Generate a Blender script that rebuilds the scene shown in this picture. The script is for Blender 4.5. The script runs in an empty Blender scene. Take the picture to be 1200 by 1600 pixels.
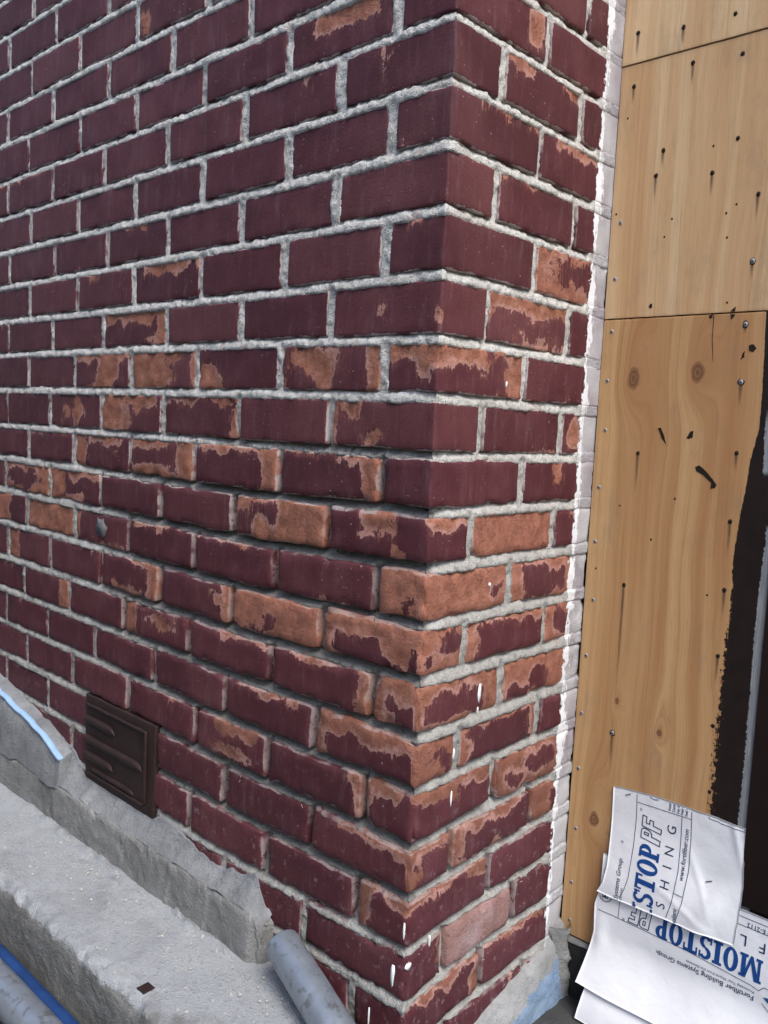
import bpy, math, random
import numpy as np
from mathutils import Matrix, Vector

# ------------------------------------------------------------------ camera, sky, sun, exposure
scene = bpy.context.scene
C = scene.collection
random.seed(7)

cam_data = bpy.data.cameras.new('camera')
cam_data.sensor_fit = 'HORIZONTAL'
cam_data.sensor_width = 36.0
cam_data.lens = 1339.63 / 1200 * 36.0
cam_data.clip_start = 0.02
cam_data.clip_end = 2000
cam = bpy.data.objects.new('camera', cam_data)
C.objects.link(cam)
R0 = (0.73137365, 0.68028213, 0.0480501)
R1 = (0.10068509, -0.03802455, -0.99419145)
R2 = (-0.6745036, 0.73196336, -0.09630442)
cam.matrix_world = Matrix(((R0[0], -R1[0], -R2[0], 0.736574),
                           (R0[1], -R1[1], -R2[1], -0.890993),
                           (R0[2], -R1[2], -R2[2], -0.531273),
                           (0, 0, 0, 1)))
scene.camera = cam

SUN_EL, SUN_AZ = math.radians(54), math.radians(114)   # azimuth measured clockwise from +Y
world = bpy.data.worlds.new('World')
scene.world = world
world.use_nodes = True
wn = world.node_tree
sky = wn.nodes.new('ShaderNodeTexSky')
sky.sky_type = 'NISHITA'
sky.sun_disc = False
sky.sun_elevation = SUN_EL
sky.sun_rotation = SUN_AZ
sky.air_density = 1.0
sky.dust_density = 2.0
sky.ozone_density = 1.0
bg = wn.nodes['Background']
bg.inputs['Strength'].default_value = 0.12
wn.links.new(sky.outputs[0], bg.inputs['Color'])

sun_data = bpy.data.lights.new('sun', 'SUN')
sun_data.energy = 1.5
sun_data.angle = math.radians(28)
sun_data.color = (1.0, 0.98, 0.95)
sun = bpy.data.objects.new('sun', sun_data)
C.objects.link(sun)
sd = Vector((math.sin(SUN_AZ) * math.cos(SUN_EL), math.cos(SUN_AZ) * math.cos(SUN_EL), math.sin(SUN_EL)))
sun.rotation_euler = sd.to_track_quat('Z', 'Y').to_euler()

vs = scene.view_settings
vs.view_transform = 'Standard'
vs.look = 'None'
vs.exposure = 1.1
vs.gamma = 1.0
vs.use_curve_mapping = False
cy = scene.cycles
cy.max_bounces = 4
cy.diffuse_bounces = 2
cy.glossy_bounces = 2
cy.transparent_max_bounces = 6
cy.caustics_reflective = False
cy.caustics_refractive = False
cy.use_adaptive_sampling = True
cy.adaptive_threshold = 0.03
cy.time_limit = 900

# ------------------------------------------------------------------ numeric noise
def _hash(ix, iy, iz, seed):
    n = (ix.astype(np.int64) * 374761393 + iy.astype(np.int64) * 668265263 + iz.astype(np.int64) * 2147483647 + seed * 974711)
    n = (n ^ (n >> 13)) * 1274126177
    n = n & 0x7fffffff
    n = (n ^ (n >> 16)) * 69069
    n = n & 0x7fffffff
    return n.astype(np.float64) / 0x7fffffff

def vnoise(P, scale, seed=0):
    """value noise in 0..1 of an (n,3) array"""
    p = np.asarray(P, float) * scale
    i = np.floor(p).astype(np.int64)
    f = p - i
    f = f * f * (3 - 2 * f)
    r = 0
    for dx in (0, 1):
        wx = f[:, 0] if dx else 1 - f[:, 0]
        for dy in (0, 1):
            wy = f[:, 1] if dy else 1 - f[:, 1]
            for dz in (0, 1):
                wz = f[:, 2] if dz else 1 - f[:, 2]
                r = r + wx * wy * wz * _hash(i[:, 0] + dx, i[:, 1] + dy, i[:, 2] + dz, seed)
    return r

def fbm(P, scale, seed=0, oct=3):
    r = 0; a = 1; t = 0
    for o in range(oct):
        r = r + a * vnoise(P, scale * 2 ** o, seed + o * 17); t += a; a *= .5
    return r / t

def sstep(a, b, x):
    t = np.clip((x - a) / (b - a), 0, 1)
    return t * t * (3 - 2 * t)

# ------------------------------------------------------------------ object helpers
def mesh_obj(name, verts, faces, mat, parent=None, loc=(0, 0, 0), attrs=None, smooth=True):
    me = bpy.data.meshes.new(name)
    v = np.asarray(verts, float) - np.asarray(loc, float)
    me.from_pydata(v.tolist(), [], faces if isinstance(faces, list) else faces.tolist())
    if attrs:
        for k, a in attrs.items():
            at = me.attributes.new(k, 'FLOAT', 'POINT')
            at.data.foreach_set('value', np.asarray(a, np.float32))
    if smooth:
        me.polygons.foreach_set('use_smooth', [True] * len(me.polygons))
    me.materials.append(mat)
    me.update()
    o = bpy.data.objects.new(name, me)
    C.objects.link(o)
    o.location = loc
    if parent is not None:
        o.parent = parent
        o.matrix_parent_inverse = Matrix.Identity(4)
        o.location = Vector(loc) - Vector(parent.location)
    return o

def tag(o, label=None, cat=None, group=None, kind=None):
    if label: o['label'] = label
    if cat: o['category'] = cat
    if group: o['group'] = group
    if kind: o['kind'] = kind
    return o

def empty(name, loc):
    o = bpy.data.objects.new(name, None)
    o.empty_display_size = .05
    C.objects.link(o)
    o.location = loc
    return o

def grid_faces(nu, nv, flip=False):
    i = np.arange(nu - 1)[:, None] * nv + np.arange(nv - 1)[None, :]
    i = i.ravel()
    f = np.stack([i, i + nv, i + nv + 1, i + 1], 1)
    return f[:, ::-1] if flip else f

def bevel_box(x0, x1, y0, y1, z0, z1, r=.002):
    """closed box with chamfered edges: verts, faces"""
    vs_ = []; fs = []
    xs = [x0, x0 + r, x1 - r, x1]; ys = [y0, y0 + r, y1 - r, y1]; zs = [z0, z0 + r, z1 - r, z1]
    return round_box(xs, ys, zs, lambda P: np.full(len(P), r))

def round_box(xs, ys, zs, rfun, skip=()):
    """surface of the box gridded at xs, ys, zs, its edges rounded by radius rfun(P)"""
    xs, ys, zs = map(np.asarray, (xs, ys, zs))
    idx = {}; V = []; F = []
    def vid(a, b, c):
        k = (a, b, c)
        if k not in idx:
            idx[k] = len(V); V.append((xs[a], ys[b], zs[c]))
        return idx[k]
    nx, ny, nz = len(xs) - 1, len(ys) - 1, len(zs) - 1
    def side(gen, na, nb, flip):
        for a in range(na):
            for b in range(nb):
                q = [gen(a, b), gen(a + 1, b), gen(a + 1, b + 1), gen(a, b + 1)]
                F.append(q[::-1] if flip else q)
    if '-y' not in skip: side(lambda a, b: vid(a, 0, b), nx, nz, False)
    if '+y' not in skip: side(lambda a, b: vid(a, ny, b), nx, nz, True)
    if '-x' not in skip: side(lambda a, b: vid(0, a, b), ny, nz, True)
    if '+x' not in skip: side(lambda a, b: vid(nx, a, b), ny, nz, False)
    if '-z' not in skip: side(lambda a, b: vid(a, b, 0), nx, ny, True)
    if '+z' not in skip: side(lambda a, b: vid(a, b, nz), nx, ny, False)
    V = np.array(V)
    lo = np.array([xs[0], ys[0], zs[0]]); hi = np.array([xs[-1], ys[-1], zs[-1]])
    r = rfun(V)[:, None]
    q = np.clip(V, lo + r, hi - r)
    d = V - q
    l = np.linalg.norm(d, axis=1, keepdims=True)
    W = np.where(l > 1e-9, q + d / np.maximum(l, 1e-9) * np.minimum(r, np.maximum(l, r)), V)
    return W, F, V

# ------------------------------------------------------------------ node helpers
class NB:
    def __init__(s, name):
        s.m = bpy.data.materials.new(name); s.m.use_nodes = True
        s.t = s.m.node_tree; s.t.nodes.clear()
        s.out = s.t.nodes.new('ShaderNodeOutputMaterial')
        s._pos = None
    def put(s, sock, v):
        if isinstance(v, bpy.types.NodeSocket): s.t.links.new(v, sock)
        elif v is not None:
            if isinstance(v, tuple) and len(v) == 3 and sock.type == 'RGBA': v = v + (1,)
            sock.default_value = v
    def node(s, typ, ins=None, **props):
        n = s.t.nodes.new(typ)
        for k, v in props.items(): setattr(n, k, v)
        for k, v in (ins or {}).items(): s.put(n.inputs[k], v)
        return n
    def pos(s):
        if s._pos is None: s._pos = s.node('ShaderNodeNewGeometry').outputs['Position']
        return s._pos
    def xyz(s, v=None):
        n = s.node('ShaderNodeSeparateXYZ', {0: v if v is not None else s.pos()})
        return n.outputs[0], n.outputs[1], n.outputs[2]
    def comb(s, x, y, z): return s.node('ShaderNodeCombineXYZ', {0: x, 1: y, 2: z}).outputs[0]
    def ma(s, op, a, b=0.0, c=None, clamp=False):
        n = s.node('ShaderNodeMath', {0: a, 1: b}, operation=op, use_clamp=clamp)
        if c is not None: s.put(n.inputs[2], c)
        return n.outputs[0]
    def add(s, a, b): return s.ma('ADD', a, b)
    def sub(s, a, b): return s.ma('SUBTRACT', a, b)
    def mul(s, a, b): return s.ma('MULTIPLY', a, b)
    def scale(s, v, k):
        n = s.node('ShaderNodeVectorMath', {0: v if v is not None else s.pos(), 1: k}, operation='MULTIPLY')
        return n.outputs[0]
    def noise(s, vec, scale, detail=3, rough=.5, dist=0.0):
        return s.node('ShaderNodeTexNoise', {'Vector': vec if vec is not None else s.pos(), 'Scale': scale, 'Detail': detail, 'Roughness': rough, 'Distortion': dist}).outputs['Fac']
    def rng(s, v, a, b, c=0.0, d=1.0, smooth=True):
        return s.node('ShaderNodeMapRange', {0: v, 1: a, 2: b, 3: c, 4: d}, interpolation_type='SMOOTHSTEP' if smooth else 'LINEAR').outputs[0]
    def mix(s, f, a, b, mode='MIX'):
        n = s.node('ShaderNodeMix', data_type='RGBA', blend_type=mode)
        s.put(n.inputs[0], f); s.put(n.inputs[6], a); s.put(n.inputs[7], b)
        return n.outputs[2]
    def ramp(s, f, stops):
        n = s.node('ShaderNodeValToRGB', {0: f})
        e = n.color_ramp.elements
        while len(e) < len(stops): e.new(.5)
        for i, (p, c) in enumerate(stops):
            e[i].position = p; e[i].color = c + (1,) if len(c) == 3 else c
        return n.outputs[0]
    def attr(s, name): return s.node('ShaderNodeAttribute', attribute_name=name).outputs['Fac']
    def bump(s, h, strength, dist, normal=None):
        n = s.node('ShaderNodeBump', {'Height': h, 'Strength': strength, 'Distance': dist})
        if normal is not None: s.put(n.inputs['Normal'], normal)
        return n.outputs[0]
    def curve(s, f, pts):
        n = s.node('ShaderNodeFloatCurve', {'Value': f})
        c = n.mapping.curves[0]
        while len(c.points) < len(pts): c.points.new(.5, .5)
        for q, (a, b) in zip(c.points, pts): q.location = (a, b); q.handle_type = 'VECTOR'
        n.mapping.update()
        return n.outputs[0]
    def done(s, col, rough=.8, normal=None, spec=.3, metal=0.0):
        b = s.node('ShaderNodeBsdfPrincipled')
        s.put(b.inputs['Base Color'], col); s.put(b.inputs['Roughness'], rough)
        s.put(b.inputs['Specular IOR Level'], spec); s.put(b.inputs['Metallic'], metal)
        if normal is not None: s.put(b.inputs['Normal'], normal)
        s.t.links.new(b.outputs[0], s.out.inputs[0])
        return s.m

# ------------------------------------------------------------------ materials
def whitewash(b, col, y, x, nA, nB, nS):
    """white and mauve-grey paint slapped over the last few centimetres of the return"""
    on = b.mul(b.rng(x, -.04, -.03), 1.0)
    d = b.sub(y, .378)
    d = b.add(d, b.mul(b.sub(nA, .5), .030)); d = b.add(d, b.mul(b.sub(nS, .5), .014)); d = b.add(d, b.mul(b.sub(nB, .5), .006))
    big = b.noise(None, 11, 3)
    d = b.add(d, b.mul(b.sub(big, .5), .016))
    m = b.mul(b.rng(d, -.0008, .0012), on)
    grey = b.mix(b.rng(big, .35, .65), (.47, .465, .475), (.33, .30, .32))
    grey = b.mix(b.mul(b.rng(nB, .60, .68), .5), grey, (.12, .10, .11))
    white = b.mix(nS, (.74, .75, .77), (.86, .86, .86))
    w2 = b.rng(b.add(d, b.add(b.mul(b.sub(nS, .5), .024), b.mul(b.sub(big, .5), -.075))), .017, .010)
    c = b.mix(w2, grey, white)
    return b.mix(m, col, c), m

def brick_material():
    b = NB('painted_brick')
    x, y, z = b.xyz()
    rnd = b.node('ShaderNodeObjectInfo').outputs['Random']
    bare = b.attr('bare'); edge = b.attr('edge')
    nA = b.noise(None, 75, 4, .62)
    nB = b.noise(None, 330, 3, .6)
    nS = b.noise(b.scale(None, (190, 190, 45)), 1.0, 4, .6)
    nL = b.noise(None, 9, 3)
    f = b.add(bare, b.mul(b.sub(nA, .5), 2.2))
    f = b.add(f, b.mul(b.sub(b.noise(None, 26, 3, .55), .5), 2.4))
    f = b.add(f, b.mul(b.sub(nB, .5), .35))
    f = b.add(f, b.mul(b.sub(nS, .5), 1.1))
    mask = b.rng(f, -.02, .05)
    fleck = b.mul(b.rng(b.noise(None, 125, 4, .65), .585, .615), b.rng(f, 1.3, .3))
    mask = b.mul(mask, b.sub(1.0, b.mul(fleck, .9)))
    fringe = b.mul(b.mul(b.rng(f, -.16, -.02), b.rng(nL, .44, .60)), .55)
    # paint film
    paint = b.ramp(b.noise(None, 16, 5, .6), [(.25, (.064, .0155, .0195)), (.5, (.093, .0245, .0305)), (.8, (.131, .044, .051))])
    paint = b.mix(b.mul(b.rng(rnd, .35, 1, 0, 1, False), .55), paint, (.060, .0165, .021))
    paint = b.mix(b.mul(b.rng(rnd, .3, 0, 0, 1, False), .40), paint, (.130, .044, .045))
    fade = b.noise(None, 3.2, 4, .6)
    paint = b.mix(b.mul(b.rng(fade, .50, .72), .38), paint, (.175, .066, .068))
    paint = b.mix(b.mul(b.rng(fade, .46, .28), .45), paint, (.052, .0155, .018))
    dust = b.noise(b.scale(None, (60, 60, 14)), 1.0, 4, .65)
    paint = b.mix(b.mul(b.rng(dust, .5, .8), .13), paint, (.36, .27, .28))
    run = b.noise(b.scale(None, (130, 130, 6)), 1.0, 3, .6)
    paint = b.mix(b.mul(b.rng(run, .55, .75), .38), paint, (.045, .014, .016))
    scuff = b.mul(b.rng(b.noise(None, 48, 5, .75), .56, .68), b.rng(z, -.95, -1.33, .05, .75))
    paint = b.mix(b.mul(scuff, .5), paint, (.43, .32, .34))
    paint = b.mix(b.mul(b.rng(nB, .42, .33), .55), paint, (.030, .010, .011))
    speck = b.mul(b.rng(b.noise(None, 210, 2, .5), .70, .745), b.rng(nL, .40, .62))
    paint = b.mix(b.mul(speck, .6), paint, (.52, .44, .42))
    # brick body
    body = b.ramp(b.noise(None, 38, 4, .65), [(.22, (.145, .058, .037)), (.42, (.265, .104, .066)), (.60, (.345, .150, .098)), (.82, (.42, .235, .175))])
    body = b.mix(b.mul(b.rng(rnd, 0, 1, 0, 1, False), .45), body, (.36, .14, .095))
    body = b.mix(b.mul(b.rng(nB, .60, .72), .4), body, (.10, .042, .026))
    crk = b.rng(b.ma('ABSOLUTE', b.sub(b.noise(None, 34, 4, .7), .5)), .022, .004)
    body = b.mix(b.mul(crk, .13), body, (.09, .036, .024))
    body = b.mix(b.mul(b.rng(z, -.78, -1.12), .72), body, (.165, .068, .048))      # bare brick darker and browner towards the bottom
    pink = b.mix(nB, (.52, .28, .24), (.62, .40, .35))
    veil = b.mul(b.rng(f, 1.1, .0), b.rng(nL, .38, .55))                          # primer left at the rim of a flake
    bare_col = b.mix(b.mul(veil, .45), body, pink)
    worn = b.mul(b.mul(b.rng(f, -.95, -.05), b.rng(nS, .47, .62)), .42)
    col = b.mix(worn, paint, body)
    col = b.mix(fringe, col, pink)
    col = b.mix(mask, col, bare_col)
    # mortar wiped over the arrises
    e = b.add(edge, b.mul(b.sub(nA, .5), .95))
    e = b.add(e, b.mul(b.sub(nB, .5), .5))
    smear = b.mul(b.rng(e, .20, .06), b.rng(b.noise(None, 20, 3), .40, .56))
    smear = b.mul(smear, b.rng(z, -.55, -.8, .85, .45))
    col = b.mix(smear, col, b.mix(nB, (.34, .28, .26), (.54, .49, .46)))
    col, wm = whitewash(b, col, y, x, nA, nB, nS)
    h = b.add(b.mul(mask, -.5), b.mul(nB, b.rng(mask, 0, 1, .30, .6)))
    h = b.add(h, b.mul(nS, .16))
    h = b.add(h, b.mul(nA, b.rng(mask, 0, 1, .25, .9)))
    h = b.add(h, b.mul(b.mul(crk, mask), -.4))
    h = b.add(h, b.mul(wm, .5))
    nrm = b.bump(h, .9, .0020)
    rough = b.add(b.rng(mask, 0, 1, .66, .92), b.mul(b.sub(nL, .5), .2))
    return b.done(col, rough, nrm, .24)

def mortar_material():
    b = NB('lime_mortar')
    x, y, z = b.xyz()
    n1 = b.noise(None, 75, 4, .7); n2 = b.noise(None, 380, 3, .7); n3 = b.noise(None, 7, 3)
    col = b.ramp(n1, [(.28, (.30, .288, .26)), (.45, (.545, .525, .485)), (.75, (.70, .68, .64))])
    col = b.mix(b.mul(b.rng(n2, .57, .66), .8), col, (.085, .08, .07))
    col = b.mix(b.mul(b.rng(b.noise(None, 33, 3, .7), .60, .72), .5), col, (.19, .16, .13))
    low = b.rng(b.add(z, b.mul(b.sub(n3, .5), .5)), -.38, -.92)
    col = b.mix(b.mul(low, .62), col, b.mix(n1, (.17, .165, .15), (.36, .35, .325)))
    stain = b.rng(b.noise(b.scale(None, (9, 9, 5)), 1.0, 4, .6), .52, .72)
    col = b.mix(b.mul(stain, .38), col, (.27, .24, .19))
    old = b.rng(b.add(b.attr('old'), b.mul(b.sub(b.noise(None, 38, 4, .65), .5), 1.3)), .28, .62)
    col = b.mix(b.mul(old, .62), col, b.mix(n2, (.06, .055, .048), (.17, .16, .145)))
    wash = b.mul(b.rng(b.noise(None, 26, 3, .6), .58, .70), b.rng(n3, .42, .62))
    col = b.mix(b.mul(wash, .55), col, (.42, .22, .21))
    col, wm = whitewash(b, col, y, x, n1, n2, b.noise(b.scale(None, (190, 190, 45)), 1.0, 3, .6))
    h = b.add(b.mul(n1, 1.0), b.mul(n2, .8))
    return b.done(col, .95, b.bump(h, 1.0, .0035), .15)

def concrete_material(name, c0, c1, c2, blue=False, dust=None):
    b = NB(name)
    n1 = b.noise(None, 14, 5, .65); n2 = b.noise(None, 160, 3, .7); n3 = b.noise(None, 480, 2, .6)
    col = b.ramp(n1, [(.28, c0), (.5, c1), (.72, c2)])
    col = b.mix(b.mul(b.rng(n2, .60, .75), .45), col, tuple(t * .38 for t in c0))
    col = b.mix(b.mul(b.rng(n3, .62, .75), .35), col, tuple(min(.8, t * 1.15) for t in c2))
    col = b.mix(b.mul(b.rng(b.noise(b.scale(None, (30, 30, 9)), 1.0, 4), .54, .76), .25), col, tuple(t * .5 for t in c0))
    if dust:
        dm = b.rng(b.add(b.attr('dust'), b.mul(b.sub(b.noise(None, 22, 5, .65), .5), 2.2)), -.25, .35)
        dc = b.mix(b.rng(n1, .35, .65), dust, tuple(t * 1.18 for t in dust))
        dc = b.mix(b.mul(b.rng(n2, .56, .70), .55), dc, tuple(t * .45 for t in dust))
        dc = b.mix(b.mul(b.rng(n3, .60, .70), .6), dc, tuple(min(.7, t * 1.6) for t in dust))
        dc = b.mix(b.mul(b.rng(b.noise(None, 7, 5, .7), .44, .66), .58), dc, tuple(t * .6 for t in dust))
        col = b.mix(dm, col, dc)
    if blue:
        m = b.rng(b.add(b.attr('blue'), b.mul(b.sub(b.noise(None, 60, 6, .65), .5), 1.4)), -.06, .08)
        bc = b.mix(b.noise(None, 30, 5), (.15, .24, .38), (.28, .37, .48))
        col = b.mix(b.mul(m, .92), col, bc)
    h = b.add(b.mul(n2, 1.3), b.mul(n3, .9)); h = b.add(h, b.mul(n1, 1.2))
    return b.done(col, .9, b.bump(h, 1.0, .003), .2)

KNOTS = [(.063, -.4296, .011, .020, .055), (.1699, -.4201, .011, .018, .060), (.0508, -1.1893, .010, .014, .040),
         (.1554, -1.0045, .005, .006, .020), (.077, -.9707, .004, .006, .018), (.251, -.8955, .005, .006, .02)]
def wood_material(name, c0, c1, c2, knots=(), painted=False, off=0.0):
    b = NB(name)
    x, y, z = b.xyz()
    g = b.add(b.mul(x, 1.0), off)
    warp = b.noise(b.comb(b.mul(x, 4.0), off, b.mul(z, 1.3)), 1.0, 3, .5)
    g = b.add(g, b.mul(warp, .075))
    core = None; halo = None
    for (kx, kz, rx, rz, infl) in knots:
        dx = b.sub(x, kx); dz = b.sub(z, kz)
        up = b.rng(dz, -.02, .05, 1.0, .45, False)
        d2 = b.add(b.ma('POWER', b.ma('DIVIDE', b.ma('ABSOLUTE', dx), infl * .50), 2.0), b.ma('POWER', b.mul(b.ma('DIVIDE', b.ma('ABSOLUTE', dz), infl * .95), up), 2.0))
        inf = b.ma('EXPONENT', b.mul(d2, -1.0))
        g = b.add(g, b.mul(inf, .055))
        dd = b.ma('SQRT', b.add(b.ma('POWER', b.ma('DIVIDE', b.ma('ABSOLUTE', dx), rx), 2.0), b.ma('POWER', b.ma('DIVIDE', b.ma('ABSOLUTE', dz), rz), 2.0)))
        dd = b.add(dd, b.mul(b.sub(b.noise(None, 90, 3), .5), .5))
        cc = b.rng(dd, 1.05, .8)
        rim = b.mul(b.rng(dd, .75, 1.05), b.rng(dd, 1.5, 1.1))
        rings = b.ma('SINE', b.mul(dd, 14.0))
        core = b.mul(cc, b.rng(rings, -1, 1, .65, 1.0)) if core is None else b.ma('MAXIMUM', core, b.mul(cc, b.rng(rings, -1, 1, .65, 1.0)))
        hh = b.ma('MAXIMUM', b.mul(inf, .55), 0.0)
        halo = hh if halo is None else b.ma('MAXIMUM', halo, hh)
    bands = b.noise(b.comb(b.mul(g, 60.0), off, b.mul(z, .8)), 1.0, 4, .6)
    fine = b.noise(b.comb(b.mul(g, 260.0), off, b.mul(z, 2.2)), 1.0, 4, .6)
    fib = b.noise(b.comb(b.mul(x, 1300.0), off, b.mul(z, 24.0)), 1.0, 3, .6)
    col = b.ramp(bands, [(.25, c0), (.48, c1), (.75, c2)])
    col = b.mix(b.mul(b.rng(fine, .50, .72), .42), col, tuple(t * .62 for t in c2))
    col = b.mix(b.mul(b.rng(fib, .50, .72), .38), col, tuple(t * .5 for t in c2))
    grub = b.rng(b.noise(b.comb(b.mul(x, 16.0), off, b.mul(z, 7.0)), 1.0, 6, .7), .52, .74)
    tone = b.rng(b.noise(b.comb(b.mul(g, 13.0), b.add(off, 4.0), b.mul(z, .7)), 1.0, 3, .6), .42, .66)
    col = b.mix(b.mul(tone, .5), col, tuple(t * k for t, k in zip(c2, (.86, .72, .62))))
    col = b.mix(b.mul(grub, .34), col, (.22, .165, .12))
    if core is not None:
        col = b.mix(b.mul(halo, .55), col, (.34, .165, .070))
        col = b.mix(core, col, (.17, .075, .035))
    rough = .62
    h = b.add(b.mul(fine, .5), b.mul(fib, .6))
    if painted:
        ZB = [(.2591, -.2254), (.2577, -.251), (.2655, -.2978), (.2663, -.3489), (.2689, -.4097), (.2703, -.4568), (.2708, -.5042), (.2619, -.5524), (.2585, -.601), (.2544, -.6306), (.2515, -.6751), (.2497, -.7099), (.2521, -.7493), (.2517, -.7893), (.2493, -.83), (.2486, -.891), (.2479, -.9525), (.2472, -1.0147), (.2485, -1.0768), (.2489, -1.1291)]
        zn = b.rng(z, -1.2, -.2, 0, 1, False)
        pts = sorted([((q[1] + 1.2), (q[0] - .23) / .06) for q in ZB])
        pts = [(0.0, pts[0][1])] + pts + [(1.0, pts[-1][1])]
        bd = b.add(b.mul(b.curve(zn, pts), .06), .23)
        dry = b.rng(z, -.66, -1.0, .0025, .030, False)
        brush = b.noise(b.comb(b.mul(x, 700.0), 0.0, b.mul(z, 14.0)), 1.0, 4, .75)
        blot = b.noise(None, 130, 5, .65)
        d = b.sub(x, bd)
        d = b.add(d, b.mul(b.sub(brush, .5), dry)); d = b.add(d, b.mul(b.sub(blot, .5), b.mul(dry, 1.3)))
        m = b.rng(d, -.0004, .0006)
        col = b.mix(m, col, b.mix(b.noise(None, 40, 4), (.008, .0052, .0045), (.022, .013, .0105)))
        gl = [(.2783, -.485), (.2817, -.5655), (.2925, -.62), (.2946, -.6698), (.2917, -.7428), (.2911, -.8214), (.2923, -.9005), (.2927, -.9706), (.2931, -1.0415), (.2916, -1.1137)]
        p2 = sorted([((q[1] + 1.2), (q[0] - .27) / .04) for q in gl])
        p2 = [(0.0, p2[0][1])] + p2 + [(1.0, 1.0)]
        gd = b.sub(x, b.add(b.mul(b.curve(zn, p2), .04), .27))
        gd = b.add(gd, b.mul(b.sub(blot, .5), .009)); gd = b.add(gd, b.mul(b.sub(b.noise(b.comb(b.mul(x, 500.0), 0.0, b.mul(z, 300.0)), 1.0, 3), .5), .005))
        gm = b.mul(b.rng(gd, -.0004, .0006), b.rng(z, -.47, -.50))
        gap = b.mul(b.rng(z, -.565, -.575), b.rng(z, -.655, -.645))
        gm = b.mul(b.mul(gm, b.sub(1.0, gap)), b.rng(x, .322, .320))
        gc = b.mix(b.rng(b.noise(b.comb(b.mul(x, 700.0), 0.0, b.mul(z, 20.0)), 1.0, 3), .4, .65), (.21, .22, .225), (.33, .34, .34))
        col = b.mix(gm, col, gc)
        rough = b.rng(m, 0, 1, .62, .5)
    return b.done(col, rough, b.bump(h, .35, .0006), .3)

def plain(name, col, rough=.6, spec=.3, metal=0.0, var=.25, nscale=60, bstr=.2):
    b = NB(name)
    n = b.noise(None, nscale, 5, .6)
    c = b.mix(n, tuple(t * (1 - var) for t in col), tuple(min(.9, t * (1 + var)) for t in col))
    return b.done(c, b.add(b.mul(b.sub(n, .5), .2), rough), b.bump(b.noise(None, nscale * 5, 4), bstr, .0008), spec, metal)

def galvanised_material():
    b = NB('galvanised_tube')
    n = b.noise(None, 28, 6, .6); n2 = b.noise(None, 130, 5, .7)
    col = b.mix(n, (.19, .215, .25), (.34, .375, .42))
    col = b.mix(b.mul(b.rng(n2, .64, .70), .85), col, (.055, .055, .06))
    col = b.mix(b.mul(b.rng(b.noise(None, 55, 5), .54, .66), .6), col, (.11, .105, .10))
    return b.done(col, b.rng(n, .3, .7, .26, .45), b.bump(n2, .35, .001), .5, .45)

M = {
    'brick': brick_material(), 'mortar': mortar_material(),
    'ledge': concrete_material('pale_concrete', (.14, .138, .13), (.20, .197, .187), (.27, .265, .255), False, (.345, .355, .365)),
    'curb': concrete_material('grey_concrete', (.17, .167, .157), (.25, .247, .237), (.34, .336, .325)),
    'fillet': concrete_material('mortar_fillet', (.16, .162, .164), (.24, .245, .25), (.335, .34, .345), True),
    'base': concrete_material('blue_painted_concrete', (.20, .20, .195), (.31, .31, .305), (.42, .42, .42), True),
    'plaster': concrete_material('pink_patch_mortar', (.22, .12, .105), (.33, .19, .17), (.45, .33, .33)),
    'ply_top': wood_material('plywood_pale', (.73, .55, .345), (.68, .48, .275), (.58, .37, .185), (), False, 3.1),
    'ply_mid': wood_material('plywood_straw', (.71, .52, .315), (.65, .45, .250), (.55, .34, .165), (), False, 7.7),
    'ply_low': wood_material('plywood_honey', (.61, .40, .205), (.54, .322, .147), (.41, .212, .088), KNOTS, True, 0.0),
    'dark_board': plain('dark_brown_paint', (.016, .0085, .0068), .5, .3, 0, .3, 30, .15),
    'vent': plain('rusty_dark_iron', (.027, .0135, .0115), .65, .3, .0, .75, 38, .8),
    'sill': plain('black_membrane', (.018, .018, .018), .7, .3, 0, .5, 40, .5),
    'lip': plain('grey_sill_edge', (.16, .16, .155), .8, .2, 0, .4, 60, .4),
    'tube': galvanised_material(),
    'blue_tube': plain('blue_plastic', (.012, .042, .145), .6, .3, 0, .6, 26, .35),
    'bore': plain('dark_bore', (.02, .02, .02), .9, .1),
    'drip': plain('white_gloss_drip', (.80, .80, .78), .45, .4, 0, .05, 90, .1),
    'cement': plain('cement_dab', (.16, .16, .16), .95, .1, 0, .6, 120, 1.0),
    'hole': plain('dark_nail_hole', (.020, .014, .010), .8, .2, 0, .4, 300, .2),
    'screw': plain('zinc_screw', (.30, .305, .31), .6, .4, .2, .3, 400, .2),
    'slot': plain('screw_slot', (.05, .045, .04), .7, .2),
    'crumb': plain('crumb_grit', (.38, .37, .34), .95, .1, 0, .5, 90, .6),
    'paper': None, 'ink': plain('navy_ink', (.016, .03, .085), .7, .2, 0, .12, 60, .05),
    'blue_ink': plain('blue_ink', (.010, .062, .24), .65, .25, 0, .22, 70, .05),
    'staple': plain('grey_staple', (.20, .20, .20), .4, .5, .7),
    'sky_paint': plain('light_blue_paint', (.30, .45, .66), .6, .3, 0, .2, 60, .4),
    'ground': concrete_material('asphalt', (.045, .045, .045), (.06, .06, .06), (.085, .085, .08)),
}
def paper_material():
    b = NB('white_flashing_paper')
    n = b.noise(None, 22, 5, .55); n2 = b.noise(None, 6, 3)
    col = b.mix(n, (.76, .765, .79), (.84, .845, .86))
    return b.done(col, .55, b.bump(b.add(b.mul(n2, 2.5), n), .6, .003), .35)
M['paper'] = paper_material()
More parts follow.
